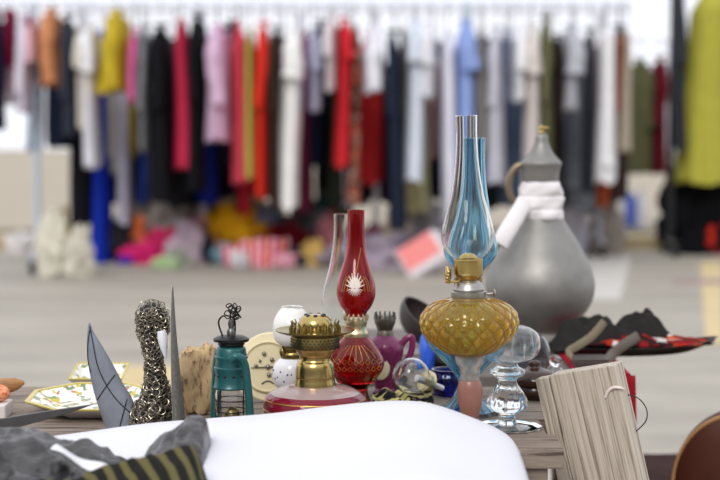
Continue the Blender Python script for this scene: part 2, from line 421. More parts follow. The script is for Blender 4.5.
def red_lamp():
    sp = Spot(356, 2.625)
    t = thing('oil_lamp', 'ruby red glass oil lamp with painted white and gold flower on its chimney', 'lamp', sp.loc)
    pc = [(9.5, 316), (11, 312), (15.5, 306), (19, 297), (19.4, 289), (17.8, 280), (14, 267), (10.5, 255), (9, 243), (8.4, 228), (8.4, 212), (8.7, 210)]
    ch = chimney(sp, pc, REDG, t, .002)
    # painted flower: thin strokes lying on the glass
    prof = sp.pr(pc, 5)
    def rad(z):
        for (r0, z0), (r1, z1) in zip(prof, prof[1:]):
            if z0 <= z <= z1: return r0 + (r1-r0)*(z-z0)/max(1e-9, z1-z0)
        return prof[0][0]
    def on(dx, py, pf=None):
        z = sp.z(py); r = rad(z) + .0004; x = max(-.95*r, min(.95*r, dx*sp.m)); return (x, -math.sqrt(r*r - x*x), z)
    fl = MB()
    for k in range(17):
        a = PI*(.08 + .84*k/16); L = 9 if k % 2 else 13
        x, y = 0, 288
        pts = [on(-1 + math.cos(a)*L*q*.75, 287 - math.sin(a)*L*q*1.25, 0) for q in (.1, .4, .7, 1)]
        fl.tube(pts, [.0006, .0012, .0011, .0004], 6)
    for k in range(9):
        a = PI*(1.1 + .8*k/8); fl.tube([on(-1 + math.cos(a)*8*q, 286 - math.sin(a)*8*q) for q in (.1, .5, 1)], [.0005, .001, .0004], 6)
    fl.build('painted_flower', WHITEP, ch)
    gl = MB()
    gl.tube([on(0, 272), on(2, 262), on(4, 252), on(5, 247)], .0004, 6)
    for sgn in (-1, 1):
        for dx in (9, 12, 14): gl.tube([on(sgn*(dx-5), 275), on(sgn*(dx-2), 280), on(sgn*dx, 290)], .0005, 6)
    gl.build('gold_stems', GOLDP, ch)
    b = MB(); b.lathe(sp.pr([(12, 337), (12.3, 333), (11, 330), (10.3, 326), (11.2, 322), (11, 319), (10, 319)], 3)); bu = b.build('burner', PALEBRASS, t)
    b = MB()
    for k in range(14):
        a = 2*PI*k/14; r = 11*sp.m; b.tube([(r*math.cos(a), r*math.sin(a), sp.z(320)), (r*1.08*math.cos(a), r*1.08*math.sin(a), sp.z(316)), (r*.98*math.cos(a), r*.98*math.sin(a), sp.z(313))], [.0022, .0018, .0006], 6)
    b.build('crown', PALEBRASS, bu)
    pb = [(19.5, 381.5), (21, 378), (26, 371), (28.3, 364), (27.5, 358), (23, 350), (17, 342), (12.5, 337), (12, 335.5)]
    b = MB(); b.shell(sp.pr(pb, 6), .0025, 72); bo = b.build('fuel_bowl', REDG, t)
    prof = sp.pr(pb, 6)
    b = MB()
    for q, n in ((359, 9), (366, 9)):
        for k in range(n):
            x = -23 + 46*k/(n-1)
            b.tube([on(x-2.4, q), on(x, q-3), on(x+2.4, q), on(x, q+2), on(x-2, q+.5)], .0004, 5)
    for k in range(-3, 4): b.tube([on(k*2.5, 343), on(k*5, 350), on(k*6.5, 356)], .0004, 5)
    b.build('gold_tracery', GOLDP, bo)
    b = MB(); b.lathe([(.036, 0), (.036, .004), (.026, .009)] + sp.pr([(12, 394), (12, 388), (17, 383), (19, 381.5)], 4)); b.build('foot', REDG, t)

def brass_lamp():
    sp = Spot(315, 2.505)
    t = thing('oil_lamp', 'squat cranberry glass lamp with pierced brass burner and wide brass flange, no chimney', 'lamp', sp.loc)
    facet = lambda a, z: 1 + .012*math.cos(10*a)
    b = MB(); b.shell([(.055, 0)] + sp.pr([(44, 423), (50, 414), (51.5, 404), (49.5, 397), (45, 392.5)], 4), .004, 90, fn=facet); fb = b.build('fuel_bowl', CRAN, t)
    b = MB(); b.shell(sp.pr([(45, 392.5), (37, 388.5), (27, 386), (20, 385)], 4), .003, 90, fn=facet, closed_bottom=False); b.build('bowl_shoulder', glass('rose_clear_glass', '#e8cfcb', .12, trans=.55), fb)
    b = MB()
    for y, q in ((398, 50.2), (408, 51.4)): b.torus((0, 0, sp.z(y)), (0, 0, 1), q*sp.m, .0009, 80, 6)
    b.build('gilt_band', GOLDP, fb)
    b = MB(); b.lathe(sp.pr([(20, 388), (20.5, 384), (19.5, 378), (19.8, 376), (19, 366), (17.5, 362), (16, 360), (15.5, 357), (17, 354), (20, 350.5), (23, 347)], 3)); b.build('collar', BRASS, t)
    # pierced gallery: lattice of small holes as dark studs pressed in
    b = MB(); b.lathe(sp.pr([(22.5, 348), (24, 345), (24, 336), (22, 334), (21, 331)])); g = b.build('gallery', OLDBRASS, t)
    h = MB()
    for row in range(4):
        for k in range(36):
            a = 2*PI*(k + .5*(row % 2))/36; r = 24.0*sp.m; z = sp.z(346.5 - row*2.7)
            h.ball((r*math.cos(a), r*math.sin(a), z), .0013, 6, 4)
    h.build('piercings', DARKM, g)
    b = MB(); b.lathe(sp.pr([(23, 336), (31, 333.5), (38.5, 331), (39.5, 329.6), (38.5, 329.8), (30, 331.5), (22, 332)], 3)); b.build('flange', OLDBRASS, t)
    b = MB(); b.lathe(sp.pr([(16.5, 333), (17, 326), (16, 321), (13, 317), (8, 314.5), (2, 313.8)], 4)); d = b.build('flame_dome', BRASS, t)
    h = MB()
    for k in range(7):
        a = 2*PI*k/7 + .3; r = 9*sp.m; h.ball((r*math.cos(a), r*math.sin(a), sp.z(315)), (.0034, .0034, .002), 10, 6)
    h.build('dome_hole', DARKM, d)
    b = MB()
    for k in range(22):
        a = 2*PI*k/22; r = 24*sp.m; ca, sa = math.cos(a), math.sin(a)
        b.tube([(r*ca, r*sa, sp.z(332)), (r*1.03*ca, r*1.03*sa, sp.z(328)), (r*.95*ca, r*.95*sa, sp.z(324)), (r*1.02*ca, r*1.02*sa, sp.z(320.5))], [.0028, .0022, .0016, .0006], 6)
    b.build('prongs', OLDBRASS, t)
    b = MB(); b.tube([sp.at(296, 351), sp.at(284, 351, -.01)], .0028); c = sp.at(283, 350.5, -.01)
    b.ball(c, (.005, .009, .009), 16, 10); b.build('wick_knob', OLDBRASS, t)

def milk_lamp():
    sp = Spot(292, 2.65)
    t = thing('oil_lamp', 'small oil lamp with white milk glass globe and blue flowered porcelain bowl', 'lamp', sp.loc)
    b = MB(); b.shell(sp.pr([(12, 345), (17, 340), (19.3, 331), (18.5, 321), (14, 312), (10.5, 308), (10.5, 306.5)], 5), .002, 48); b.build('globe', MILK, t)
    b = MB(); b.lathe(sp.pr([(11, 358), (12, 354), (10, 350), (12, 346), (12, 343)], 3)); b.build('burner', OLDBRASS, t)
    b = MB(); b.lathe([(.026, 0)] + sp.pr([(11, 390), (18, 384), (20, 374), (18, 364), (12, 358)], 5)); bo = b.build('bowl', PORC, t)
    b = MB()
    for k in range(16):
        a = PI + PI*k/16; r = 19.6*sp.m; b.ball((r*math.cos(a), r*math.sin(a), sp.z(374 + 5*math.sin(k*2.3))), .0016, 8, 6)
    b.build('blue_flowers', plain('blue_glaze', '#3a4a90', .2), bo)

def spare_chimney_lamp():
    sp = Spot(343, 2.77)
    t = thing('oil_lamp', 'plain oil lamp with slim clear chimney standing behind the ruby lamp', 'lamp', sp.loc)
    chimney(sp, [(11, 330), (15, 324), (21, 312), (22, 302), (19, 287), (14, 268), (10.5, 248), (9, 230), (9, 216), (9.4, 214)], THIN, t)
    b = MB(); b.lathe(sp.pr([(11, 345), (12, 342), (12, 331), (11, 329)])); b.build('burner', BRASS, t)
    b = MB(); b.shell([(.028, 0), (.03, .004)] + sp.pr([(20, 390), (27, 378), (27, 362), (20, 351), (11, 345)], 4), .003, 48); b.build('fuel_bowl', CLEAR, t)

def lantern():
    sp = Spot(231, 2.475)
    t = thing('hurricane_lantern', 'teal enamelled hurricane lantern with clear globe and wire handle', 'lantern', sp.loc)
    b = MB(); b.lathe([(.03, 0), (.034, .003), (.034, .008), (.026, .012)] + sp.pr([(16, 422), (15.5, 420)], 1)); b.build('fuel_tank', TEAL, t)
    b = MB(); b.shell(sp.pr([(13, 420), (16, 412), (16.8, 402), (16.3, 392), (15, 387)], 4), .0018, 48, closed_bottom=False); b.build('globe', CLEAR, t)
    b = MB(); b.lathe(sp.pr([(8, 419), (8, 412), (5, 408), (2, 406)])); b.build('burner', OLDBRASS, t)
    b = MB(); b.lathe(sp.pr([(17.5, 388), (18.2, 386.5), (17, 384), (16.4, 379), (16.4, 370.5), (17.4, 369), (17.4, 367), (16.2, 366), (15.8, 359), (16.8, 357.5), (16.8, 356), (15.4, 355), (14.6, 349), (13.6, 347), (12, 346)])); hd = b.build('hood', TEAL, t)
    h = MB()
    for k in range(12):
        a = 2*PI*k/12 + .2; r = 16.4*sp.m; h.ball((r*math.cos(a), r*math.sin(a), sp.z(374.5)), (.0022, .0022, .0022), 8, 6)
    h.build('vent_hole', DARKM, hd)
    b = MB(); b.lathe(sp.pr([(11, 347), (13.5, 344), (13, 342), (17.6, 341), (18, 338.5), (13, 336), (4, 335)])); b.build('cap', BLACKM, t)
    for nm, pts in (('side_tube', [(233, 356, -.040), (237, 352.5, -.042), (242, 354, -.040), (246, 361, -.036), (248, 375, -.034), (250, 398, -.032), (251, 425, -.030)]),
                    ('side_tube', [(226, 356, .040), (219, 353, .04), (215, 360, .036), (213.5, 375, .034), (212.5, 398, .032), (212, 425, .03)])):
        b = MB(); b.tube([sp.at(*p) for p in smooth_path(pts, 5)], 4.0*sp.m, 12); b.build(nm, TEAL, t)
    b = MB()
    for y in (399, 410):
        b.torus((0, 0, sp.z(y)), (0, 0, 1), 17.6*sp.m, .0009, 40, 6)
    for k in range(4):
        a = PI/4 + k*PI/2; r = 17.6*sp.m; b.tube([(r*math.cos(a), r*math.sin(a), sp.z(420)), (r*math.cos(a), r*math.sin(a), sp.z(388))], .0008, 6)
    b.build('wire_guard', BLACKM, t)
    b = MB(); pts = [(222.5, 336, 0), (219, 326, 0), (219, 320, 0), (223, 316, 0), (228, 315.8, 0), (234, 319, 0), (235, 328, 0), (234.5, 336, 0)]
    b.tube([sp.at(*p) for p in smooth_path(pts, 5)], .0013, 8); b.build('handle', BLACKM, t)
    b = MB(); b.lathe(sp.pr([(4.4, 336), (4.6, 331), (2.5, 328), (3.4, 324), (2.4, 320), (1, 319)]), 16); r2 = random.Random(3)
    b.build('finial', STEEL, t)
    b = MB()
    for k in range(16):
        c = sp.at(232 + r2.uniform(-5, 5) + (0 if k % 3 else 5), 312 + r2.uniform(-6.5, 6), r2.uniform(-.008, .008))
        b.torus(c, (r2.uniform(-1, 1), r2.uniform(-1, 1), r2.uniform(-1, 1)), r2.uniform(.003, .006), .0009, 12, 5)
    b.tube([sp.at(230, 322), sp.at(231, 312), sp.at(233, 305)], .0012, 6); b.tube([sp.at(233, 318), sp.at(238, 313), sp.at(241, 318)], .0012, 6)
    b.build('twisted_wire', BLACKM, t)

def swan():
    sp = Spot(152, 2.46)
    t = thing('swan_figure', 'swan sculpture of linked wire rings with white beak and two upright wings', 'sculpture', sp.loc)
    pts = smooth_path([(150, 432, 24), (151, 418, 22), (155, 404, 17), (155.5, 390, 12.5), (154.5, 375, 9.6), (153, 358, 9), (149.5, 342, 8.8), (146, 327, 9.6), (147.5, 313.5, 10.5), (153.5, 311, 10.3), (159.5, 317, 9), (162, 327, 7), (162.5, 333, 5)], 5)
    path = [Vector(sp.at(p[0], p[1])) for p in pts]
    rad = [p[2]*sp.m for p in pts]
    for i, v in enumerate(path): v.z = max(v.z, .004)
    mb = MB(); mb.tube(path, [r*.84 for r in rad], 16)
    r3 = random.Random(11)
    n = len(path)
    for i in range(n-1):
        L = (path[i+1]-path[i]).length
        if L < 1e-5: continue
        tdir = (path[i+1]-path[i]).normalized(); a = tdir.orthogonal().normalized(); bb = tdir.cross(a)
        neck = rad[i] < 12*sp.m
        cnt = max(4, int(rad[i]*L*2*PI / (3.6e-5 if neck else 4.6e-5)))
        for k in range(cnt):
            ang = 2*PI*((k + r3.random()*.4)/cnt + .5*(i % 2)/cnt); q = r3.random()
            c = path[i].lerp(path[i+1], q); r = rad[i]*(.93 + .12*r3.random())
            nd = a*math.cos(ang) + bb*math.sin(ang); tang = tdir.cross(nd)
            nn = nd*1.0 + tdir*r3.uniform(-.8, .8) + tang*r3.uniform(-.6, .6)
            mb.torus(c + nd*r, nn, r3.uniform(.0038, .0052) if neck else r3.uniform(.0056, .0078), .00072, 10, 5, 1)
    mb.v = [(x, y, max(z, .0)) for x, y, z in mb.v]
    mb.build('wire_body', [DARKM, plain('wire_steel', '#a09888', .28, .95, .3, 200)], t)
    b = MB(); c0 = sp.at(161.5, 333); 
    b.tube([sp.at(162, 330, -.010), sp.at(163, 336, -.012), sp.at(164.2, 346, -.012), sp.at(165.8, 358, -.010)], [.0062, .0078, .0058, .0012], 12, flat=.7); b.build('beak', plain('white_shell', '#e8eaf0', .3), t)
    # left wing: a horn of grey hide with dark stitched seams
    wp = smooth_path([(124, 434, 17), (122, 425, 17.5), (115, 405, 17.5), (108.5, 390, 15.5), (103, 375, 13.5), (98, 360, 10.8), (93.5, 345, 7.2), (90.5, 332, 3.2), (89.5, 323, .8)], 6)
    wm = plain('grey_hide', '#7e848f', .6, 0, .3, 45, .35)
    b = MB(); b.tube([sp.at(p[0], p[1], 0) for p in wp], [p[2]*sp.m for p in wp], 24, flat=.55)
    w = b.build('wing', wm, t); w['label'] = 'curved grey hide wing with stitched seams'
    def onw(px, py):
        best = min(wp, key=lambda p: (p[0]-px)**2 + (p[1]-py)**2); q = min(.97, math.hypot(px-best[0], py-best[1])/max(.5, best[2]))
        return sp.at(px, py, -.55*best[2]*sp.m*math.sqrt(1-q*q) - .0006)
    s = MB()
    for line in ([(90, 326), (94, 345), (98, 364), (106, 382), (117, 398), (131, 412)], [(90, 330), (88, 345), (88, 360), (91, 372)],
                 [(115, 374), (106, 386), (97, 399)], [(127, 398), (124, 410), (119, 428)]):
        s.tube([onw(p[0], p[1]) for p in smooth_path(line, 5)], .0008, 6)
    s.build('seam', DARKM, w)
    rp = smooth_path([(180, 424, 6), (179.5, 410, 5.6), (178, 385, 4.8), (176.4, 355, 3.6), (175.2, 325, 2.4), (174.8, 300, 1.4), (174.8, 283, .4)], 6)
    b = MB(); b.tube([sp.at(p[0], p[1], -.028) for p in rp], [p[2]*sp.m for p in rp], 14, flat=4.0)
    w = b.build('wing', plain('speckled_hide', '#6a6862', .7, 0, .6, 240, .4), t); w['label'] = 'narrow dark speckled wing seen edge on'
    e = MB(); e.tube([sp.at(p[0]-p[2]*.95, p[1], -.030) for p in rp], .0012, 6); e.build('wing_edge', plain('pale_edge', '#b8b4ac', .5), w)

def dial():
    sp = Spot(271, 2.715)
    tilt = Matrix.Rotation(math.radians(-12), 4, 'X')
    R = 35*sp.m
    t = thing('dial_plate', 'round cream enamel dial with studs and a needle, leaning behind the teal lantern', 'dial', sp.loc)
    M = Matrix.Translation((0, 0, R*.98)) @ tilt @ Matrix.Rotation(PI/2, 4, 'X')
    b = MB(); b.lathe([(R*.97, -.008), (R, -.004), (R, .002), (R*.96, .004), (R*.78, .004)], 64, M=M); pl = b.build('plate', CREAM, t)
    off = Matrix.Translation((-3*sp.m, 0, 0))
    b = MB(); b.lathe([(R*.74, .003), (R*.74, .008), (R*.70, .010), (R*.66, .008), (R*.64, .007)], 64, M=M @ off); b.build('inner_disc', CREAMD, t)
    st = MB()
    for x, y, r in ((0, 0, .005), (-12, 1, .004), (12, 4, .004), (1, -8, .0045), (4, 7, .0045), (8, -1, .0035), (-4, 13, .0045), (-8, 6, .003)):
        p = M @ off @ Vector((x*sp.m, y*sp.m, .010)); st.ball(p, r*.8, 12, 8)
    st.build('studs', plain('old_chrome', '#8a867c', .3, .9), t)
    nd = MB(); nd.tube([M @ off @ Vector((-17*sp.m, -1*sp.m, .010)), M @ off @ Vector((6*sp.m, 0, .010))], [.0006, .0014], 6); nd.build('needle', BLACKM, t)
    cu = MB(); cu.tube([M @ off @ Vector((q*6*sp.m, (-17 + 3*(1-q*q))*sp.m, .0078)) for q in (-1, -.6, -.2, .2, .6, 1)], .0012, 6); cu.build('curved_slot', DARKM, t)

def carved():
    sp = Spot(197, 2.60)
    def fn(d):
        q = d.x*9 + 5*d.z + 2.2*math.sin(d.z*2 + d.x*3)
        box = min(1.42, 1/max(abs(d.x), abs(d.y), abs(d.z)))
        return (.35 + .55*box) + .07*abs(math.sin(q)) + .22*noise.noise(Vector((d.x*2.6, d.y*2, d.z*2.6+5))) + .22*(d.x)*max(0, d.z)
    mb = MB(); zc = sp.z(380)
    mb.ball((0, 0, zc), (20*sp.m, .022, zc*1.05), 64, 40, fn=fn)
    for v in range(len(mb.v)):
        x, y, z = mb.v[v]; mb.v[v] = (x, y, max(.0, z))
    o = mb.build('carved_wood_ornament', CARVED, loc=sp.loc)
    tag(o, 'lumpy carved tan wood ornament with deep grooves between swan and lantern', 'carving')

def jug():
    sp = Spot(385, 2.79)
    t = thing('lamp_jug', 'plum purple jug shaped lamp with angular handle, right of the ruby lamp', 'jug', sp.loc)
    b = MB(); b.lathe([(.02, 0), (.021, .004)] + sp.pr([(10, 388), (11, 382), (14, 368), (18, 354), (18.5, 347), (16, 341), (11, 336.5), (9.5, 335)], 4), 40); b.build('body', PURPLE, t)
    b = MB(); b.tube([sp.at(*p) for p in smooth_path([(400, 347), (406, 339), (411, 337), (412.5, 341), (411, 352), (406, 362), (399, 371)], 5)], [.0055]*31, 10, flat=.7); b.build('handle', PURPLE, t)
    b = MB(); b.lathe(sp.pr([(9.5, 337), (9, 333), (7.5, 330), (9, 326), (10.5, 322), (10.5, 317), (9, 315)])); bu = b.build('burner', plain('dark_pewter', '#6c665e', .4, .8), t)
    b = MB()
    for k in range(12):
        a = 2*PI*k/12; r = 10*sp.m; b.tube([(r*math.cos(a), r*math.sin(a), sp.z(319)), (r*.96*math.cos(a), r*.96*math.sin(a), sp.z(312))], [.0026, .0012], 6)
    b.build('crown', plain('dark_pewter', '#6c665e', .4, .8), bu)
    M = Matrix.Translation(sp.at(380.5, 366, -.020)) @ Matrix.Rotation(math.radians(-28), 4, 'Z') @ Matrix.Rotation(PI/2, 4, 'X')
    b = MB(); b.lathe([(.0155, -.004), (.016, .002), (.012, .004), (.004, .0042)], 32, M=M @ Matrix.Scale(1.25, 4, Vector((0, 1, 0)))); md = b.build('medallion', CREAM, t); md['label'] = 'cream oval medallion'

def ewer():
    sp = Spot(540, 3.40)
    t = thing('metal_ewer', 'large round bellied grey metal ewer with a capped lid and thin handle', 'ewer', sp.loc)
    b = MB(); b.lathe([(.07, 0), (.071, .006)] + sp.pr([(33, 339), (28, 332), (30, 327), (38, 320), (46, 311), (51.5, 301), (54, 291), (54, 281), (51.5, 270), (47, 259), (41, 248), (34, 236), (26.5, 225), (20, 214), (17.5, 200), (16.5, 188), (17, 184)], 4), 64); b.build('body', EWERM, t)
    b = MB(); b.lathe(sp.pr([(16.5, 185), (17.5, 180), (18.5, 170), (20, 165), (20, 162), (16, 158), (11.5, 152), (7.5, 144), (6.5, 137), (5, 134), (3, 133.5)], 3), 48); b.build('lid', EWERM, t)
    b = MB(); b.lathe(sp.pr([(2, 135), (3.2, 132), (2, 130), (3.6, 128), (2, 126), (.5, 125)], 3), 16); b.ball(sp.at(544, 128), (.008, .003, .003), 10, 6); b.build('finial', BRASS, t)
    b = MB(); b.tube([sp.at(*p) for p in smooth_path([(527, 165), (517, 166), (510, 175), (508, 187), (511, 198), (519, 207), (528, 212)], 5)], [.0075]*31, 10); b.build('handle', plain('aged_copper', '#8a7c68', .45, .8), t)
    # white cloth wound round the neck, its tail hanging to the left
    b = MB()
    b.lathe(sp.pr([(19, 220), (23, 218), (23.5, 212), (22.2, 209), (23, 205), (22.4, 198), (21, 196), (21.6, 192), (20.5, 186), (18.5, 182), (16, 181.5)], 4), 64, fn=lambda a, z: 1 + .05*math.sin(2*a + z*90) + .03*math.sin(5*a - z*140))
    tl = [(523, 201, -.035), (515, 211, -.062), (507, 222, -.085), (500, 232, -.10), (495, 241, -.105)]
    pts = [sp.at(*p) for p in smooth_path(tl, 5)]; b.tube(pts, [.018, .018] + [.017]*(len(pts)-2), 14, flat=.5)
    for i in range(len(b.v)):
        v = Vector(b.v[i]); b.v[i] = tuple(v + Vector((1, 1, .6))*.003*noise.noise(v*60))
    o = b.build('neck_cloth', cloth('#e8e4e6'), loc=sp.loc); tag(o, 'white cloth wound around the neck of the grey ewer', 'cloth')

amber_lamp(); blue_lamp(); clear_lamp(); red_lamp(); brass_lamp(); milk_lamp(); spare_chimney_lamp(); lantern(); swan(); dial(); carved(); jug(); ewer()

# ------------------------------------------------------------------ smaller things on the tables
def lumpy(name, label, cat, mat, loc, r, seed=0, amp=.25, seg=36, rows=20, group=None, freq=1.8, tagit=True):
    def fn(d):
        p = Vector((d.x, d.y, d.z))*freq + Vector((seed*3.7, seed*1.3, -seed*2.1))
        return 1 + amp*noise.noise(p) + amp*.5*noise.noise(p*2.3) + amp*.35*abs(noise.noise(p*4.5))
    mb = MB(); mb.ball((0, 0, 0), r, seg, rows, fn=fn)
    zmin = -r[2]*.55
    mb.v = [(x, y, max(z, zmin) - zmin) for x, y, z in mb.v]
    o = mb.build(name, mat, loc=loc)
    return tag(o, label, cat, group)

def plates():
    m, nt, b = new_mat('flowered_glaze'); v = coords(nt)
    c = mixrgb(nt, ramp(nt, tex_noise(nt, v, 62, 2), [(.56, (0,0,0,1)), (.58, (1,1,1,1))]), hexc('#ecebe6'), hexc('#7c8c64'))
    c = mixrgb(nt, ramp(nt, tex_noise(nt, coords(nt, rot=(0, 0, 2)), 50, 2), [(.60, (0,0,0,1)), (.64, (1,1,1,1))]), c, hexc('#c8b83c'))
    c = mixrgb(nt, ramp(nt, tex_noise(nt, coords(nt, rot=(0, 1, 1)), 60, 1), [(.64, (0,0,0,1)), (.68, (1,1,1,1))]), c, hexc('#c86a40'))
    nt.links.new(c, b.inputs['Base Color']); b.inputs['Roughness'].default_value = .15
    yel = plain('yellow_glaze', '#c4b040', .2, 0, .15, 60)
    def octo(t, R, n, sx=1., rot=PI/8):
        def ring(r, z): return [(sx*r*math.cos(2*PI*k/n + rot), r*math.sin(2*PI*k/n + rot), z) for k in range(n)]
        mb = MB(); mb.rings([ring(.6*R, 0), ring(.95*R, .018), ring(1.0*R, .021)], 0, True, True, False)
        mb.rings([ring(.93*R, .021), ring(.6*R, .006), ring(.02*R, .006)], 1, True, False, True)
        p = mb.build('dish', [PORC, m], t, smooth=False)
        mb = MB(); mb.rings([ring(1.0*R, .0205), ring(1.005*R, .0225), ring(.93*R, .0225), ring(.925*R, .0205)], 0, True, False, False); mb.build('rim', yel, t, smooth=False)
    Y = 2.615
    t = thing('octagonal_plate', 'white octagonal plate with yellow rim and painted flowers, lying flat', 'plate', (P(93, 405, Y).x, Y, TZ+.004), rot=(math.radians(3), 0, 0)); octo(t, .106, 8, 1.0)
    t = thing('square_dish', 'small white square dish with yellow rim, tilted up behind the octagonal plate', 'plate', (P(100, 385, 2.82).x, 2.82, TZ+.012), rot=(math.radians(9), 0, 0)); octo(t, .064, 4, .98, PI/4)
plates()

def left_bits():
    # pointed steel blade
    sp = Spot(45, 2.40)
    mb = MB(); mb.prism([((x-45)*sp.m, P(45, y, 2.40).z - TZ) for x, y in ((-40, 436), (-40, 420), (0, 416.5), (45, 411), (93, 406), (70, 413.5), (40, 421), (0, 430))], .003)
    M = Matrix.Rotation(math.radians(14), 4, 'Z')
    mb.v = [tuple(M @ Vector(v)) for v in mb.v]
    tag(mb.build('steel_blade', STEEL, loc=sp.loc, smooth=False, bevel=.0008), 'pointed dark steel blade resting beside the octagonal plate', 'blade')
    sp = Spot(-4, 2.60)
    mb = MB(); mb.box((-.06, 0, 0), (.022, .06, .022)); tag(mb.build('small_box', plain('white_card', '#d8d0cc', .7), loc=(sp.X-.0, 2.55, TZ), smooth=False, bevel=.002), 'small white cardboard box at the left edge of the table', 'box')
    mb = MB(); mb.ball((0, 0, .013), (.017, .017, .013), 28, 16, fn=lambda d: 1 + .05*math.sin(9*math.atan2(d.y, d.x)))
    m, nt, b = new_mat('orange_net'); v = coords(nt)
    vo = nt.nodes.new('ShaderNodeTexVoronoi'); vo.inputs['Scale'].default_value = 160; nt.links.new(v, vo.inputs['Vector'])
    nt.links.new(ramp(nt, vo.outputs['Distance'], [(.2, hexc('#d83a20')), (.55, hexc('#f0a878'))]), b.inputs['Base Color'])
    tag(mb.build('orange_ball', m, loc=(P(0, 400, 2.58).x - .003, 2.582, TZ+.022)), 'orange red patterned ball sitting on the small white box', 'ball')
    sp = Spot(-2, 2.73)
    mb = MB(); mb.tube([sp.at(-60, 396, .0), sp.at(-20, 390, -.0), sp.at(2, 386.5, -.0), sp.at(15, 384, 0), sp.at(23, 382.5, 0)], [.013, .014, .0135, .010, .0025], 16, flat=.55)
    tag(mb.build('wooden_scoop', BROWNW, loc=sp.loc), 'tapered brown wooden scoop end at the left edge', 'scoop')
    mb = MB(); mb.box((-.16, -.03, 0), (-.005, .03, .020)); tag(mb.build('grey_box', plain('grey_card', '#b4aca6', .8), loc=(sp.X, 2.735, TZ), smooth=False, bevel=.002), 'grey card box under the brown wooden scoop', 'box')
left_bits()

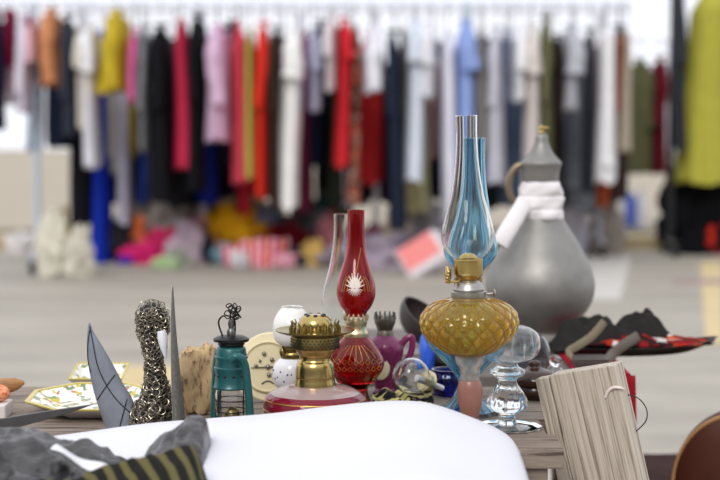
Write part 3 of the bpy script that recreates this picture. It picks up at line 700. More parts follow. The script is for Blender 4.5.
def middle_bits():
    # patterned cloth lying on the planks
    mb = MB()
    def fn(u, v):
        x = .02 + .095*u; y = 2.56 + .155*v + .02*math.sin(u*5)
        return (x, y, TZ + .006 + .008*abs(math.sin(u*9 + v*3)) + .006*noise.noise(Vector((u*6, v*6, 1))) + .004*v)
    mb.grid(40, 30, fn); tag(mb.build('patterned_cloth', cloth('#16161c', 'paisley'), solid=.002), 'black and straw yellow patterned cloth bunched on the table', 'cloth')
    # overturned clear glass bulb with white tube
    t = thing('glass_bulb', 'clear glass bulb lying on the patterned cloth with a white tube in its neck', 'bulb', (P(412, 385, 2.655).x, 2.655, TZ+.050))
    ax = Matrix.Rotation(math.radians(35), 4, 'Z') @ Matrix.Rotation(math.radians(112), 4, 'Y')
    mb = MB(); mb.shell([(r, z) for r, z in smooth_path([(.006, -.03), (.02, -.024), (.029, -.006), (.027, .010), (.018, .022), (.0155, .03), (.018, .034)], 4)], .0016, 40, M=ax); mb.build('globe', CLEAR, t)
    mb = MB(); mb.lathe([(.017, .026), (.0185, .03), (.0185, .036), (.012, .037)], 32, M=ax); mb.build('metal_rim', PALEBRASS, t)
    mb = MB(); mb.tube([ax @ Vector((0, 0, .01)), ax @ Vector((0, 0, .035)), ax @ Vector((0, 0, .066))], [.006, .0055, .0042], 12); mb.build('wick_tube', PORC, t)
    sp = Spot(449, 2.765)
    mb = MB(); mb.shell([(.014, 0)] + sp.pr([(12, 394), (17, 386), (18, 378), (16, 372), (17, 369)], 4), .003, 48, fn=lambda a, z: 1 + .03*math.cos(9*a)); tag(mb.build('cobalt_bowl', COBALT, loc=sp.loc), 'cobalt blue glass bowl left of the amber lamp stem', 'bowl')
    sp = Spot(535, 2.74)
    t = thing('lidded_pot', 'dark brown glazed lidded pot behind the clear glass lamp', 'pot', sp.loc)
    mb = MB(); mb.lathe([(.02, 0)] + sp.pr([(16, 398), (21, 392), (20, 386), (16, 382)], 4)); mb.build('pot', BROWNG, t)
    mb = MB(); mb.lathe(sp.pr([(21, 384), (24, 380), (23, 376), (18, 371), (9, 368), (6, 366), (6, 362), (2, 360)], 4)); mb.build('lid', BROWNG, t)
    sp = Spot(531, 2.83)
    t = thing('smoky_bowl', 'smoky glass bowl half hidden behind the clear glass lamp', 'bowl', sp.loc)
    mb = MB(); mb.shell([(.018, 0)] + sp.pr([(6, 384), (6, 374), (14, 370), (20, 362), (20, 350), (16, 340), (12, 336)], 4), .003, 48); mb.build('bowl', GREYG, t)
    sp = Spot(556, 2.80)
    t = thing('glass_bottle', 'small clear glass bottle with round stopper behind the weathered board', 'bottle', sp.loc)
    mb = MB(); mb.shell([(.02, 0)] + sp.pr([(13, 390), (14, 378), (8, 370), (5, 367)], 4), .002, 32); mb.build('bottle', CLEAR, t)
    mb = MB(); mb.ball((0, 0, sp.z(361)), .0105, 20, 12); mb.build('stopper', CLEAR, t)
    # rear table
    sp = Spot(432, 3.26)
    M = Matrix.Translation((-.012, 0, .053)) @ Matrix.Rotation(math.radians(38), 4, 'Y') @ Matrix.Rotation(math.radians(14), 4, 'X')
    mb = MB(); mb.shell(smooth_path([(.02, -.03), (.045, -.022), (.062, .0), (.066, .016)], 4), .004, 48, M=M)
    tag(mb.build('wooden_bowl', plain('dark_wood_bowl', '#2e2422', .5), loc=sp.loc), 'dark wooden bowl tipped on its side on the rear table', 'bowl')
    lumpy('blue_bag', 'bright blue plastic bag below the tipped dark bowl', 'bag', plain('blue_plastic', '#2f62d8', .3), (P(427, 330, 3.06).x, 3.06, TZ), (.013, .02, .046), 3, .3)
    for px, Y, w, d, h, c, lab in ((405, 3.08, .030, .03, .030, '#8c8680', 'small grey tin box left of the blue plastic bag'),
                                  (402, 2.815, .022, .02, .028, '#5c5650', 'small dark tin box just right of the plum jug handle'),
                                  (590, 3.06, .030, .03, .022, '#4a4440', 'flat dark tin box under the straps behind the board top'),
                                  ):
        mb = MB(); mb.box((-w, -d, 0), (w, d, h*.8)); p = plain('tin_'+c[1:], c, .5, .3)
        tt = thing('tin_box', lab, 'box', (P(px, 360, Y).x, Y, TZ)); mb.build('tin', p, tt, smooth=False, bevel=.002)
        mb = MB(); mb.box((-w*1.03, -d*1.03, h*.8), (w*1.03, d*1.03, h)); mb.build('lid', p, tt, smooth=False, bevel=.002)
    lumpy('crumpled_cloth', 'dark charcoal crumpled cloth behind the amber lamp bowl', 'cloth', cloth('#4a4644'), (P(452, 350, 3.1).x, 3.10, TZ), (.05, .05, .035), 5, .35)
    lumpy('crumpled_cloth', 'grey beige crumpled cloth behind the lying glass bulb', 'cloth', cloth('#8a8078'), (P(428, 360, 2.9).x - .01, 2.80, TZ), (.032, .03, .022), 8, .35)
middle_bits()

def ridge(px, pts):
    if px <= pts[0][0]: return pts[0][1]
    for (a, ya), (b, yb) in zip(pts, pts[1:]):
        if a <= px <= b:
            t = (px-a)/(b-a); return ya + (yb-ya)*t
    return pts[-1][1]
def tray():
    Y = 3.225; c = P(640, 350, Y)
    t = thing('oval_tray', 'shallow dark oval tray with pointed end sticking out beyond the rear table', 'tray', (c.x, Y, TZ+.006), rot=(0, math.radians(-2), 0))
    a = .150; bq = .062
    def ring(k, z): 
        out = []
        for i in range(56):
            q = 2*PI*i/56; ca = math.cos(q); x = a*k*ca; e = bq*k*abs(math.sin(q))**(1.0 if ca < 0 else 1.35)*(1 if math.sin(q) >= 0 else -1)
            out.append((x, e, z + (.010*max(0, ca)**4 if k > .5 else 0)))
        return out
    mb = MB(); mb.rings([ring(.8, 0), ring(.95, .008), ring(1.0, .016), ring(.97, .0165), ring(.92, .009), ring(.78, .003)], 0)
    mb.build('pan', plain('dark_tray', '#2c2624', .35, .5, .2), t)
    mb = MB()
    def fn(u, v):
        q = u*2*PI; r = .9*v; x = a*r*math.cos(q); y = bq*r*math.sin(q)
        return (x + .01, y, .008 + .020*(1-v*v) + .010*noise.noise(Vector((x*38, y*38, 2)))*(1-.7*v) + .008*v*v)
    mb.grid(60, 14, fn)
    o = mb.build('red_kilim', cloth('#a01818', 'kilim'), loc=(c.x, Y, TZ+.008), solid=.002); tag(o, 'red and orange woven textile lying in the oval tray', 'cloth')
    dk = cloth('#2a2827'); gk = cloth('#5c544e')
    def drape(label, rid, Y0, Y1, seed, px0, px1):
        pr = smooth_path(rid, 4); mb = MB(); zb = TZ + .010
        def fn(u, v):
            px = px0 + (px1-px0)*u; Yr = (Y0+Y1)/2; zr = P(px, ridge(px, pr), Yr).z
            x = (px-360)*S(Yr); y = Y0 + (Y1-Y0)*v
            k = math.sin(PI*min(1, max(0, v)))**.7
            nz = .016*noise.noise(Vector((x*34, y*34, seed))) - .026*abs(noise.noise(Vector((x*30+y*34, y*20-x*24, seed+3)))) + .006
            return (x + .012*noise.noise(Vector((y*25, seed, x*9))), y, max(zb - .004, zb + (zr-zb)*k + nz*k))
        mb.grid(70, 34, fn); return tag(mb.build('dark_scarf', dk, solid=.002), label, 'scarf')
    drape('charcoal scarf humped over the middle of the oval tray', [(584, 352), (598, 343), (612, 333), (628, 320), (640, 311), (650, 311), (658, 320), (664, 331), (674, 343)], 3.30, 3.215, 2, 584, 674)
    drape('charcoal scarf folded beside the foot of the ewer', [(552, 350), (560, 336), (566, 325), (578, 319), (592, 320), (602, 317), (610, 324), (618, 338), (624, 348)], 3.29, 3.205, 9, 552, 624)
    mb = MB(); pp = smooth_path([(604, 322, 3.14), (592, 336, 3.12), (579, 345, 3.10), (569, 352, 3.09), (575, 360, 3.07), (583, 366, 3.06), (586, 376, 3.05)], 7)
    mb.tube([P(*p) for p in pp], .008, 10, flat=.5); tag(mb.build('olive_strap', cloth('#7c7260')), 'olive brown strap looping off the left end of the oval tray', 'strap')
    mb = MB(); pp = smooth_path([(638, 336, 3.13), (624, 345, 3.12), (613, 354, 3.12), (605, 364, 3.10)], 6)
    mb.tube([P(*p) for p in pp], .010, 10, flat=.5); tag(mb.build('olive_strap', cloth('#6c6660')), 'grey strap hanging over the front rim of the oval tray', 'strap')
tray()

def board():
    Y = 2.485
    top = P(578, 369.5, Y)
    roll = math.radians(-14.5); yaw = math.radians(-28); pitch = math.radians(-3)
    M = Matrix.Translation(top) @ Matrix.Rotation(roll, 4, 'Y') @ Matrix.Rotation(yaw, 4, 'Z') @ Matrix.Rotation(pitch, 4, 'X')
    t = thing('wooden_board', 'thick weathered grey board with split left edge leaning against the table end', 'board', (0, 0, 0))
    t.matrix_world = M
    L = .88
    mb = MB(); mb.grid(24, 2, lambda u, v: (0, 0, 0)); mb = MB()
    n = 40; R = []
    for i in range(n+1):
        z = -L*i/n; l = -.042 + .0014*noise.noise(Vector((1, 1, z*30))) - .004*(i/n); r = .063 + .0008*noise.noise(Vector((2, 5, z*30)))
        R.append([(l, -.0125, z), (r, -.0125, z), (r, .0215, z), (l, .0215, z)])
    mb.rings(R); mb.build('main_board', WEATHER, t, smooth=False, bevel=.0018)
    mb = MB(); R = []
    for i in range(n+1):
        z = -L*i/n - .003; l = -.066 + .0012*noise.noise(Vector((3, 1, z*40))) - .004*(i/n); r = -.0437 + .0022*noise.noise(Vector((7, 5, z*60))) - .004*(i/n)
        R.append([(l, -.0115, z), (r, -.0135, z), (r, .0120, z), (l, .0120, z)])
    mb.rings(R); mb.build('split_edge', WEATHER, t, smooth=False, bevel=.0012)
    mb = MB(); mb.tube([Vector(p) for p in smooth_path([(.038, -.0135, -.045), (.045, -.0150, -.036), (.054, -.0150, -.032), (.063, -.014, -.034), (.065, -.006, -.038)], 5)], .0022, 8); s = mb.build('string_loop', WHITEP, t); s['label'] = 'white string loop'
    mb = MB(); mb.tube([Vector(p) for p in smooth_path([(.063, 0.012, -.05), (.078, .012, -.058), (.086, .012, -.075), (.081, .012, -.092), (.063, .012, -.105)], 6)], .0009, 8); mb.build('wire_loop', BLACKM, t)
board()

def right_corner():
    t = thing('low_bench', 'low bench under a dark rug in the bottom right corner', 'bench', (0, 0, 0))
    zt = P(690, 456, 3.80).z
    mb = MB(); mb.box((.575, 3.40, zt-.03), (1.25, 3.80, zt-.006)); mb.build('seat', TABLEW, t, smooth=False)
    for x in (.60, 1.22):
        for y in (3.44, 3.77):
            mb = MB(); mb.box((x-.02, y-.02, 0), (x+.02, y+.02, zt-.03)); mb.build('leg', TABLEW, t, smooth=False)
    mb = MB(); 
    def fn(u, v):
        x = .565 + .70*u; s = v*.75
        y = 3.81 - min(s, .43); z = zt - max(0, s - .43) + .004*noise.noise(Vector((x*20, s*20, 0)))
        return (x, y + .006*math.sin(u*40)*max(0, s-.43), z)
    mb.grid(60, 40, fn); tag(mb.build('dark_rug', cloth('#3a2422'), solid=.003), 'dark reddish brown rug spread on the low bench', 'rug')
    c = P(760, 492, 3.10); R0 = 1.12
    mb = MB(); mb.box((.55, 2.96, 0), (1.0, 3.24, c.z - .143*R0)); mb.build('step', TABLEW, t, smooth=False)
    t = thing('leather_bag', 'round brown leather bag with tan piping at the bottom right', 'bag', (c.x, 3.10, c.z - .143*R0 + .003))
    M = Matrix.Translation((0, 0, .143*R0)) @ Matrix.Scale(R0, 4) @ Matrix.Rotation(math.radians(-38), 4, 'Z') @ Matrix.Rotation(PI/2, 4, 'X')
    mb = MB(); mb.lathe([(.02, -.075), (.09, -.07), (.128, -.055), (.142, -.03), (.143, .03), (.128, .055), (.09, .07), (.02, .075)], 64, M=M); mb.build('bag_body', LEATHER, t)
    for z in (-.05, .05):
        mb = MB(); mb.lathe([(.133+.0035*math.cos(q), z+.0035*math.sin(q)) for q in [2*PI*k/8 for k in range(9)]], 64, M=M, cap0=False, cap1=False); mb.build('piping', TAN, t)
right_corner()

# ------------------------------------------------------------------ white sheet and bags in front
RID = [(-60, 446), (20, 444), (75, 438), (140, 429), (200, 424), (270, 418.5), (330, 411), (370, 407), (400, 405.5), (425, 407), (445, 412), (470, 421), (497, 432.5), (512, 442), (519, 452)]
def front_sheet():
    YR = 2.235; mb = MB()
    pr = smooth_path(RID, 4)
    NU = 110
    def fn(u, v):
        px = -60 + u*579
        top = P(px, ridge(px, pr), YR); X = top.x; zr = top.z
        if v < .12:
            k = v/.12; y = 2.315 - (2.315-YR)*k; z = .35 + (zr-.35)*min(1, k*3)**.5 if k < .34 else zr - .004*(1-k)*1.2
            return (X, y, z)
        k = (v-.12)/.88
        s = k*1.1
        w = .005*noise.noise(Vector((X*9, s*7, 3))) + .008*noise.noise(Vector((X*4 + s*3, s*3, 8)))
        y = YR - min(s, .33) - .02*max(0, s-.33); z = zr - .10*min(s, .33) - .004*math.sin(X*14+s*6)
        if s > .33: z -= (s-.33)*.95
        return (X, y + (w if s > .33 else 0), max(.005, z + w*min(1, s*6)))
    mb.grid(NU, 60, fn)
    # right side falls to the ground
    def side(u, v):
        p = Vector(fn(1, .12 + .88*(u*.33/1.1)/.88*.88 if False else .12 + u*.27)); s = v
        return (p.x + .006*math.sin(min(1, s*6)*PI/2) + .010*s + .004*math.sin(u*11)*s, p.y, max(.006, p.z - s*(p.z-.006)))
    mb.grid(24, 30, side)
    tag(mb.build('white_sheet', plain('white_cotton', '#dcdce3', .8, 0, .02, 5), solid=.0015), 'large plain white sheet draped over the front of the stall', 'sheet')
front_sheet()

def front_bags():
    pl, nt, b = new_mat('black_plastic_film'); v = coords(nt)
    f = tex_noise(nt, coords(nt, (1, 1, 2)), 22, 4, .6)
    nt.links.new(ramp(nt, f, [(.38, hexc('#161517')), (.68, hexc('#4c4a4c'))]), b.inputs['Base Color']); b.inputs['Roughness'].default_value = .28
    bump(nt, b, f, .6, .01)
    def heap(name, label, cat, mat, rid, Y0, Y1, zb, amp, fr, seed, px0, px1, rise=.35):
        pr = smooth_path(rid, 4); mb = MB()
        def fn(u, v):
            px = px0 + (px1-px0)*u
            Yr = Y0 - (Y0-Y1)*rise
            zr = P(px, ridge(px, pr), Yr).z
            y = Y0 - (Y0-Y1)*v
            k = min(1, v/rise)**.6 if v < rise else 1 - ((v-rise)/(1-rise))**1.7
            x = (px-360)*S(Yr)
            nz = amp*(noise.noise(Vector((x*fr, y*fr*.8, seed))) - abs(noise.noise(Vector((x*fr*1.7+3, y*fr*1.3, seed+4))))*.8)
            return (x, y, zb + (zr-zb)*k + nz*min(1, v*5)*min(1, (1-v)*6))
        mb.grid(120, 60, fn)
        return tag(mb.build(name, mat, solid=.001), label, cat)
    heap('plastic_bag', 'crumpled grey black plastic bag lying on the white sheet at the left', 'bag', pl,
         [(-60, 420), (0, 424), (18, 429), (40, 433), (70, 440), (100, 448), (125, 456), (134, 460)], 2.20, 1.90, .735, .012, 26, 1, -60, 134)
    heap('plastic_bag', 'dark plastic bag corner poking up in front of the swan and lantern', 'bag', pl,
         [(96, 472), (118, 464), (138, 458), (152, 447), (166, 433), (180, 422), (194, 416.5), (204, 415), (208, 426), (211, 445), (216, 470)], 2.18, 1.96, .73, .010, 34, 7, 96, 216, .3)
    heap('striped_cloth', 'black cloth with olive diagonal stripes in the front left corner', 'cloth', cloth('#222220', 'olive'),
         [(40, 484), (80, 476), (110, 470), (135, 463), (160, 455), (182, 448), (193, 448), (201, 458), (208, 478)], 2.02, 1.84, .705, .009, 24, 12, 40, 208)
    mb = MB()
    c4 = [P(50, 449, 1.99), P(57, 446, 2.02), P(116, 470, 2.00), P(104, 475, 1.96)]
    def pf(u, v):
        p = c4[0].lerp(c4[3], u).lerp(c4[1].lerp(c4[2], u), v); return (p.x, p.y, p.z + .003*math.sin(u*7 + v*2))
    mb.grid(24, 8, pf); tag(mb.build('paper_sheet', plain('white_paper', '#e6e6ea', .8, 0, .02), solid=.0006), 'strip of white paper lying on the crumpled black plastic bag', 'paper')
front_bags()

# ------------------------------------------------------------------ clothes rails behind
RY = (12.6, 13.35)
RAILZ = (P(0, 4, RY[0]).z, P(0, 4, RY[0]).z + .01)
def rack(label, Y, z, x0, x1, posts, mat):
    t = thing('clothes_rack', label, 'clothes rack', ((x0+x1)/2, Y, 0))
    cx = (x0+x1)/2
    mb = MB(); mb.tube([(x0-cx, 0, z), (x1-cx, 0, z)], .008, 12); mb.build('rail', mat, t)
    for x in posts:
        mb = MB(); mb.tube([(x-cx, 0, .12), (x-cx, 0, z)], .026, 14); mb.build('post', mat, t)
        mb = MB(); mb.tube([(x-cx, -.26, .12), (x-cx, .26, .12)], .022, 10); f = mb.build('foot', mat, t)
        for dy in (-.24, .24):
            mb = MB(); mb.tube([(x-cx-.018, dy, .046), (x-cx+.018, dy, .046)], .045, 18); mb.tube([(x-cx, dy, .05), (x-cx, dy, .12)], .015, 8); mb.build('caster', DARKM, f)
def PX(px, Y): return (px-360)*S(Y, 1.2)
rack('long front clothes rail on pale blue posts crossing the whole background', RY[0], RAILZ[0], PX(-60, RY[0]), PX(632, RY[0]), [PX(-56, RY[0]), PX(36, RY[0]), PX(468, RY[0])], RACKM)
rack('second clothes rail standing close behind the long front rail', RY[1], RAILZ[1], PX(-60, RY[1]), PX(628, RY[1]), [PX(203, RY[1]), PX(376, RY[1]), PX(545, RY[1])], plain('grey_steel', '#d4d4de', .4, .1))
SY = 13.9; SZ = 2.28
rack('tall dark rail with casters at the right edge of the background', SY, SZ, PX(650, SY), PX(790, SY), [PX(672, SY), PX(770, SY)], DARKM)

HANG = plain('hanger_wire', '#4a4644', .5, .3)
def garment(short, cat, colr, px0, px1, yt, yb, row, kind, pat=None, label=None, Y=None, rz=None, seed=0):
    Y = Y or RY[row]; rz = rz or RAILZ[row]
    m = S(Y, 1.3); w = (px1-px0)*m; cx = PX((px0+px1)/2, Y); zt = P(0, yt, Y).z; zb = max(.015, P(0, yb, Y).z)
    zt = min(zt, rz - .045)
    r = random.Random(seed); L = zt - zb; hx = w*(.53 if row == 0 else .59); tw = r.uniform(-.17, .17)
    nm = short.replace(' ', '_').replace('-', '_')
    t = thing(cat.replace(' ', '_'), label, cat, (cx, Y, zt), 'clothes hanging on the rails', (0, 0, tw))
    mat = cloth(colr, pat)
    W = {'shirt': .40, 'coat': .42, 'dress': .36, 'trousers': .22, 'scarf': .20}[kind]*r.uniform(.92, 1.06)
    ph = [r.uniform(0, 6) for _ in range(5)]; sl_ = hx*r.uniform(-.6, .6)*min(1, L/.8); fl_ = r.uniform(-.12, .22)
    mb = MB(); R = []; NZ = 22; NA = 30
    for i in range(NZ+1):
        k = i/NZ; d = k*L
        if kind in ('trousers', 'scarf'): sh = min(1, .55 + d/.08); hh = W/2*(1 - .12*k); bx = hx*(.8 + .2*k)
        else:
            sh = min(1, .28 + .72*(d/.13)**.8) if d < .13 else 1
            hh = W/2*(1 + (.16*k if kind == 'dress' else .03*k)); bx = hx*min(1, .36 + d/.34)*(.80 + (.22 + fl_)*k + .05*math.sin(5*k + ph[3]))
        fold = min(1, d/.25)*(.10 + .12*k)
        ring = []
        for q in range(NA):
            a = 2*PI*q/NA
            f = 1 + fold*(math.sin(5*a + ph[0] + 1.5*k) * .6 + math.sin(9*a + ph[1] - 2*k)*.4)
            x = bx*math.cos(a)*f + hx*.16*math.sin(3.1*k + ph[2])*k + sl_*k
            y = hh*sh*math.sin(a)*(1 + .35*fold*math.sin(6*a + ph[4]))
            z = -d + (.018*math.sin(3*a + ph[1]) if i == NZ else 0)
            ring.append((x, y, z))
        R.append(ring)
    mb.rings(R, cap0=True, cap1=True)
    mb.build('body', mat, t, sharp=70)
    if kind in ('shirt', 'coat'):
        sl = min(L*.86, .56 if kind == 'coat' else r.choice((.24, .30, .52)))
        for s in (-1, 1):
            mb = MB(); y0 = s*(W/2 - .055); n = 10
            pts = [(hx*.10*math.sin(q*.7 + ph[2]) + hx*.3*math.sin(ph[3])*q/n + sl_*sl/L*q/n, y0 + s*(.045*math.sin(min(1, q/4)*PI/2) + .014*q/n), -.055 - sl*q/n) for q in range(n+1)]
            rr = max(.03, min(.065, hx*.78)); rad = [rr*(.70 + .30*min(1, q/3) + (-.22 if kind == 'coat' or sl > .4 else .22)*q/n + .05*math.sin(q*1.7 + ph[0])) for q in range(n+1)]
            mb.tube(pts, rad, 16); mb.build('sleeve', mat, t)
        mb = MB(); mb.torus((0, 0, .004), (0, 0, 1), min(.045, hx*.7), .012, 18, 8); mb.build('collar', mat, t)
    elif kind == 'trousers':
        mb = MB(); mb.tube([(0, -W/2-.005, -.02), (0, -W/2-.012, -.03-L*.45), (0, -W/2-.006, -.04-L*.85)], [hx*.5, hx*.55, hx*.6], 12, flat=.35); mb.build('trouser_leg', mat, t)
    # hanger: hook over the rail, arms into the shoulders
    mb = MB(); h = rz - zt
    mb.tube([(0, .0, -.0), (0, 0, h-.02), (0, .014, h+.002), (0, .022, h+.018), (0, .0, h+.0275), (0, -.022, h+.018)], .0045, 6)
    o = W*.42; mb.tube([(0, -o, -.075), (0, -.03, -.01), (0, 0, 0), (0, .03, -.01), (0, o, -.075)], .008, 6)
    hg = mb.build('clothes_hanger', HANG, loc=(cx, Y, zt)); hg.rotation_euler = (0, 0, tw); tag(hg, 'dark clothes hanger holding up the ' + short, 'hanger', 'hangers on the rails')

FR = [  # front rail: short name, category, colour, px0, px1, top row, bottom row, kind, pattern
 ('navy cardigan', 'cardigan', '#1c2038', -6, 6, 14, 128, 'shirt'),
 ('maroon shawl', 'shawl', '#7c1a3a', 6, 17, 10, 66, 'scarf'),
 ('lilac blouse', 'blouse', '#d8cfe0', 17, 31, 16, 112, 'shirt'),
 ('pale pink top', 'top', '#d4a8b0', 31, 42, 22, 62, 'shirt'),
 ('orange brown jacket', 'jacket', '#c4845c', 43, 63, 7, 86, 'coat'),
 ('charcoal coat', 'coat', '#343844', 64, 76, 16, 135, 'coat'),
 ('cream shirt', 'shirt', '#d8d2c8', 76, 85, 28, 128, 'shirt'),
 ('bright white shirt', 'shirt', '#e8e8f4', 85, 99, 24, 166, 'shirt'),
 ('mustard jacket', 'jacket', '#c0a830', 105, 131, 12, 92, 'coat'),
 ('rose pink top', 'top', '#d868a0', 132, 141, 30, 102, 'shirt'),
 ('ash grey jacket', 'jacket', '#7c7e84', 141, 151, 26, 150, 'coat'),
 ('long black coat', 'coat', '#14141a', 152, 172, 26, 200, 'coat'),
 ('crimson dress', 'dress', '#b42a48', 173, 192, 18, 168, 'dress'),
 ('black blazer', 'blazer', '#121218', 192, 205, 16, 190, 'coat'),
 ('pale lilac pink shirt', 'shirt', '#d4b4d0', 207, 230, 26, 140, 'shirt'),
 ('coral dress', 'dress', '#d04858', 232, 245, 20, 182, 'dress'),
 ('lime olive dress', 'dress', '#b4ac54', 245, 257, 26, 176, 'dress'),
 ('scarlet coat', 'coat', '#d03024', 257, 272, 24, 196, 'coat'),
 ('dark brown coat', 'coat', '#3a2c26', 272, 282, 28, 205, 'coat'),
 ('long white shirt', 'shirt', '#ecebea', 283, 304, 30, 206, 'shirt'),
 ('grey lavender blouse', 'blouse', '#a4a4bc', 309, 318, 30, 110, 'shirt'),
 ('white ruffled blouse', 'blouse', '#dcd4d8', 327, 337, 16, 90, 'shirt'),
 ('poppy red shirt', 'shirt', '#cc2a34', 338, 349, 20, 166, 'shirt'),
 ('brown printed dress', 'dress', '#4a3028', 349, 361, 24, 202, 'dress', 'print'),
 ('snow white top', 'top', '#e6e6f2', 362, 383, 26, 92, 'shirt'),
 ('navy long coat', 'coat', '#222a3c', 385, 400, 32, 228, 'coat'),
 ('grey green shirt', 'shirt', '#5a5c58', 400, 406, 28, 115, 'scarf'),
 ('pale ice blue shirt', 'shirt', '#d4dcea', 407, 422, 22, 180, 'shirt'),
 ('white linen shirt', 'shirt', '#e8e8ee', 422, 435, 24, 96, 'shirt'),
 ('white pleated dress', 'dress', '#e4e4f2', 440, 455, 28, 222, 'dress'),
 ('sky blue shirt', 'shirt', '#8ea4dc', 455, 474, 22, 200, 'shirt'),
 ('plum grey dress', 'dress', '#88808e', 475, 488, 28, 152, 'dress', 'pinstripe'),
 ('silver grey shirt', 'shirt', '#c4c4d0', 489, 503, 28, 182, 'shirt'),
 ('slate blouse', 'blouse', '#7c8498', 503, 511, 28, 100, 'scarf'),
 ('white short blouse', 'blouse', '#ecebf2', 512, 524, 30, 100, 'shirt'),
 ('ivory shirt', 'shirt', '#d8d0cc', 524, 538, 26, 188, 'shirt'),
 ('olive pinstripe jacket', 'jacket', '#4a4830', 539, 552, 18, 205, 'coat', 'pinstripe'),
 ('umber coat', 'coat', '#2e2422', 552, 560, 36, 205, 'coat'),
 ('light grey shirt', 'shirt', '#b4b6c0', 561, 580, 26, 110, 'shirt'),
 ('blue black jacket', 'jacket', '#24262e', 583, 595, 30, 192, 'coat'),
 ('white trousers', 'trousers', '#ececf4', 596, 616, 32, 182, 'trousers'),
 ('rust brown scarf', 'scarf', '#a45a40', 616, 621, 36, 110, 'scarf'),
 ('beige dress', 'dress', '#b8ac9c', 621, 630, 30, 150, 'dress'),
]
BK = [
 ('white blouse', 'blouse', '#e4dfe8', -2, 14, 24, 104, 'shirt'),
 ('ruby cardigan', 'cardigan', '#8a1e40', 22, 38, 16, 92, 'shirt'),
 ('grey blue jeans', 'jeans', '#7484a0', 32, 44, 30, 150, 'trousers'),
 ('dark denim skirt', 'skirt', '#28304a', 44, 64, 30, 146, 'dress'),
 ('black long skirt', 'skirt', '#16161c', 73, 94, 30, 258, 'trousers'),
 ('royal blue gown', 'gown', '#1a35b4', 95, 110, 30, 272, 'dress'),
 ('cream trousers', 'trousers', '#dcd8c8', 110, 120, 30, 172, 'trousers'),
 ('lavender white gown', 'gown', '#dcdcf4', 120, 131, 40, 222, 'dress'),
 ('mustard skirt', 'skirt', '#b8a12c', 131, 139, 40, 156, 'trousers'),
 ('blue jeans', 'jeans', '#27408c', 139, 148, 40, 202, 'trousers'),
 ('black wool dress', 'dress', '#18181e', 166, 186, 40, 205, 'dress'),
 ('cobalt blue dress', 'dress', '#1c2c8c', 194, 214, 34, 202, 'dress'),
 ('midnight blue coat', 'coat', '#1a1c2c', 226, 238, 22, 165, 'coat'),
 ('brick red gown', 'gown', '#b82434', 238, 250, 36, 212, 'dress'),
 ('black cardigan', 'cardigan', '#1c1a1c', 276, 290, 40, 204, 'coat'),
 ('plum dress', 'dress', '#803050', 300, 312, 30, 212, 'dress'),
 ('ink navy coat', 'coat', '#202440', 315, 328, 22, 165, 'coat'),
 ('forest green coat', 'coat', '#2c3228', 328, 340, 36, 204, 'coat'),
 ('red blouse', 'blouse', '#cc2c30', 358, 382, 34, 182, 'shirt'),
 ('ice white skirt', 'skirt', '#d4d6ea', 342, 356, 40, 206, 'trousers'),
 ('plaid wool scarf', 'scarf', '#8c2436', 424, 440, 60, 158, 'scarf', 'plaid'),
 ('pale yellow dress', 'dress', '#c8c494', 405, 422, 40, 212, 'dress'),
 ('black trousers', 'trousers', '#24222a', 470, 486, 40, 205, 'trousers'),
 ('steel blue jeans', 'jeans', '#5c6a84', 500, 521, 40, 205, 'trousers'),
 ('grey flannel trousers', 'trousers', '#70747c', 562, 588, 40, 208, 'trousers'),
 ('rust trousers', 'trousers', '#a04a30', 597, 611, 40, 206, 'trousers'),
 ('black velvet jacket', 'jacket', '#1a1a1e', 612, 624, 26, 120, 'coat'),
]
TH_NAMES = [('charcoal wool coat', '#2c2c30', 'coat'), ('wine red skirt', '#5c1a2c', 'skirt'), ('deep teal coat', '#1c3a40', 'coat'), ('sand trousers', '#a8987c', 'trousers'),
 ('dark grey skirt', '#3c3c42', 'skirt'), ('jet black gown', '#121216', 'gown'), ('chocolate coat', '#38261e', 'coat'), ('indigo jeans', '#20285a', 'jeans'), ('black silk dress', '#17171c', 'dress'),
 ('burgundy gown', '#701c2c', 'gown'), ('graphite coat', '#303238', 'coat'), ('dark olive trousers', '#3e3e2a', 'trousers'), ('blue grey skirt', '#4c5468', 'skirt'), ('black fleece', '#1c1c20', 'fleece'),
 ('aubergine dress', '#3a1c3a', 'dress'), ('dark tan coat', '#6c5844', 'coat'), ('navy pleated skirt', '#1c2240', 'skirt'), ('smoke grey dress', '#5c5c64', 'dress'), ('dark green trousers', '#22342a', 'trousers'),
 ('off white gown', '#c8c4cc', 'gown'), ('black parka', '#141418', 'parka'), ('grey tweed coat', '#56544e', 'coat'), ('midnight jeans', '#1a2038', 'jeans'), ('mauve dress', '#6c5868', 'dress'), ('coffee coat', '#40302a', 'coat')]
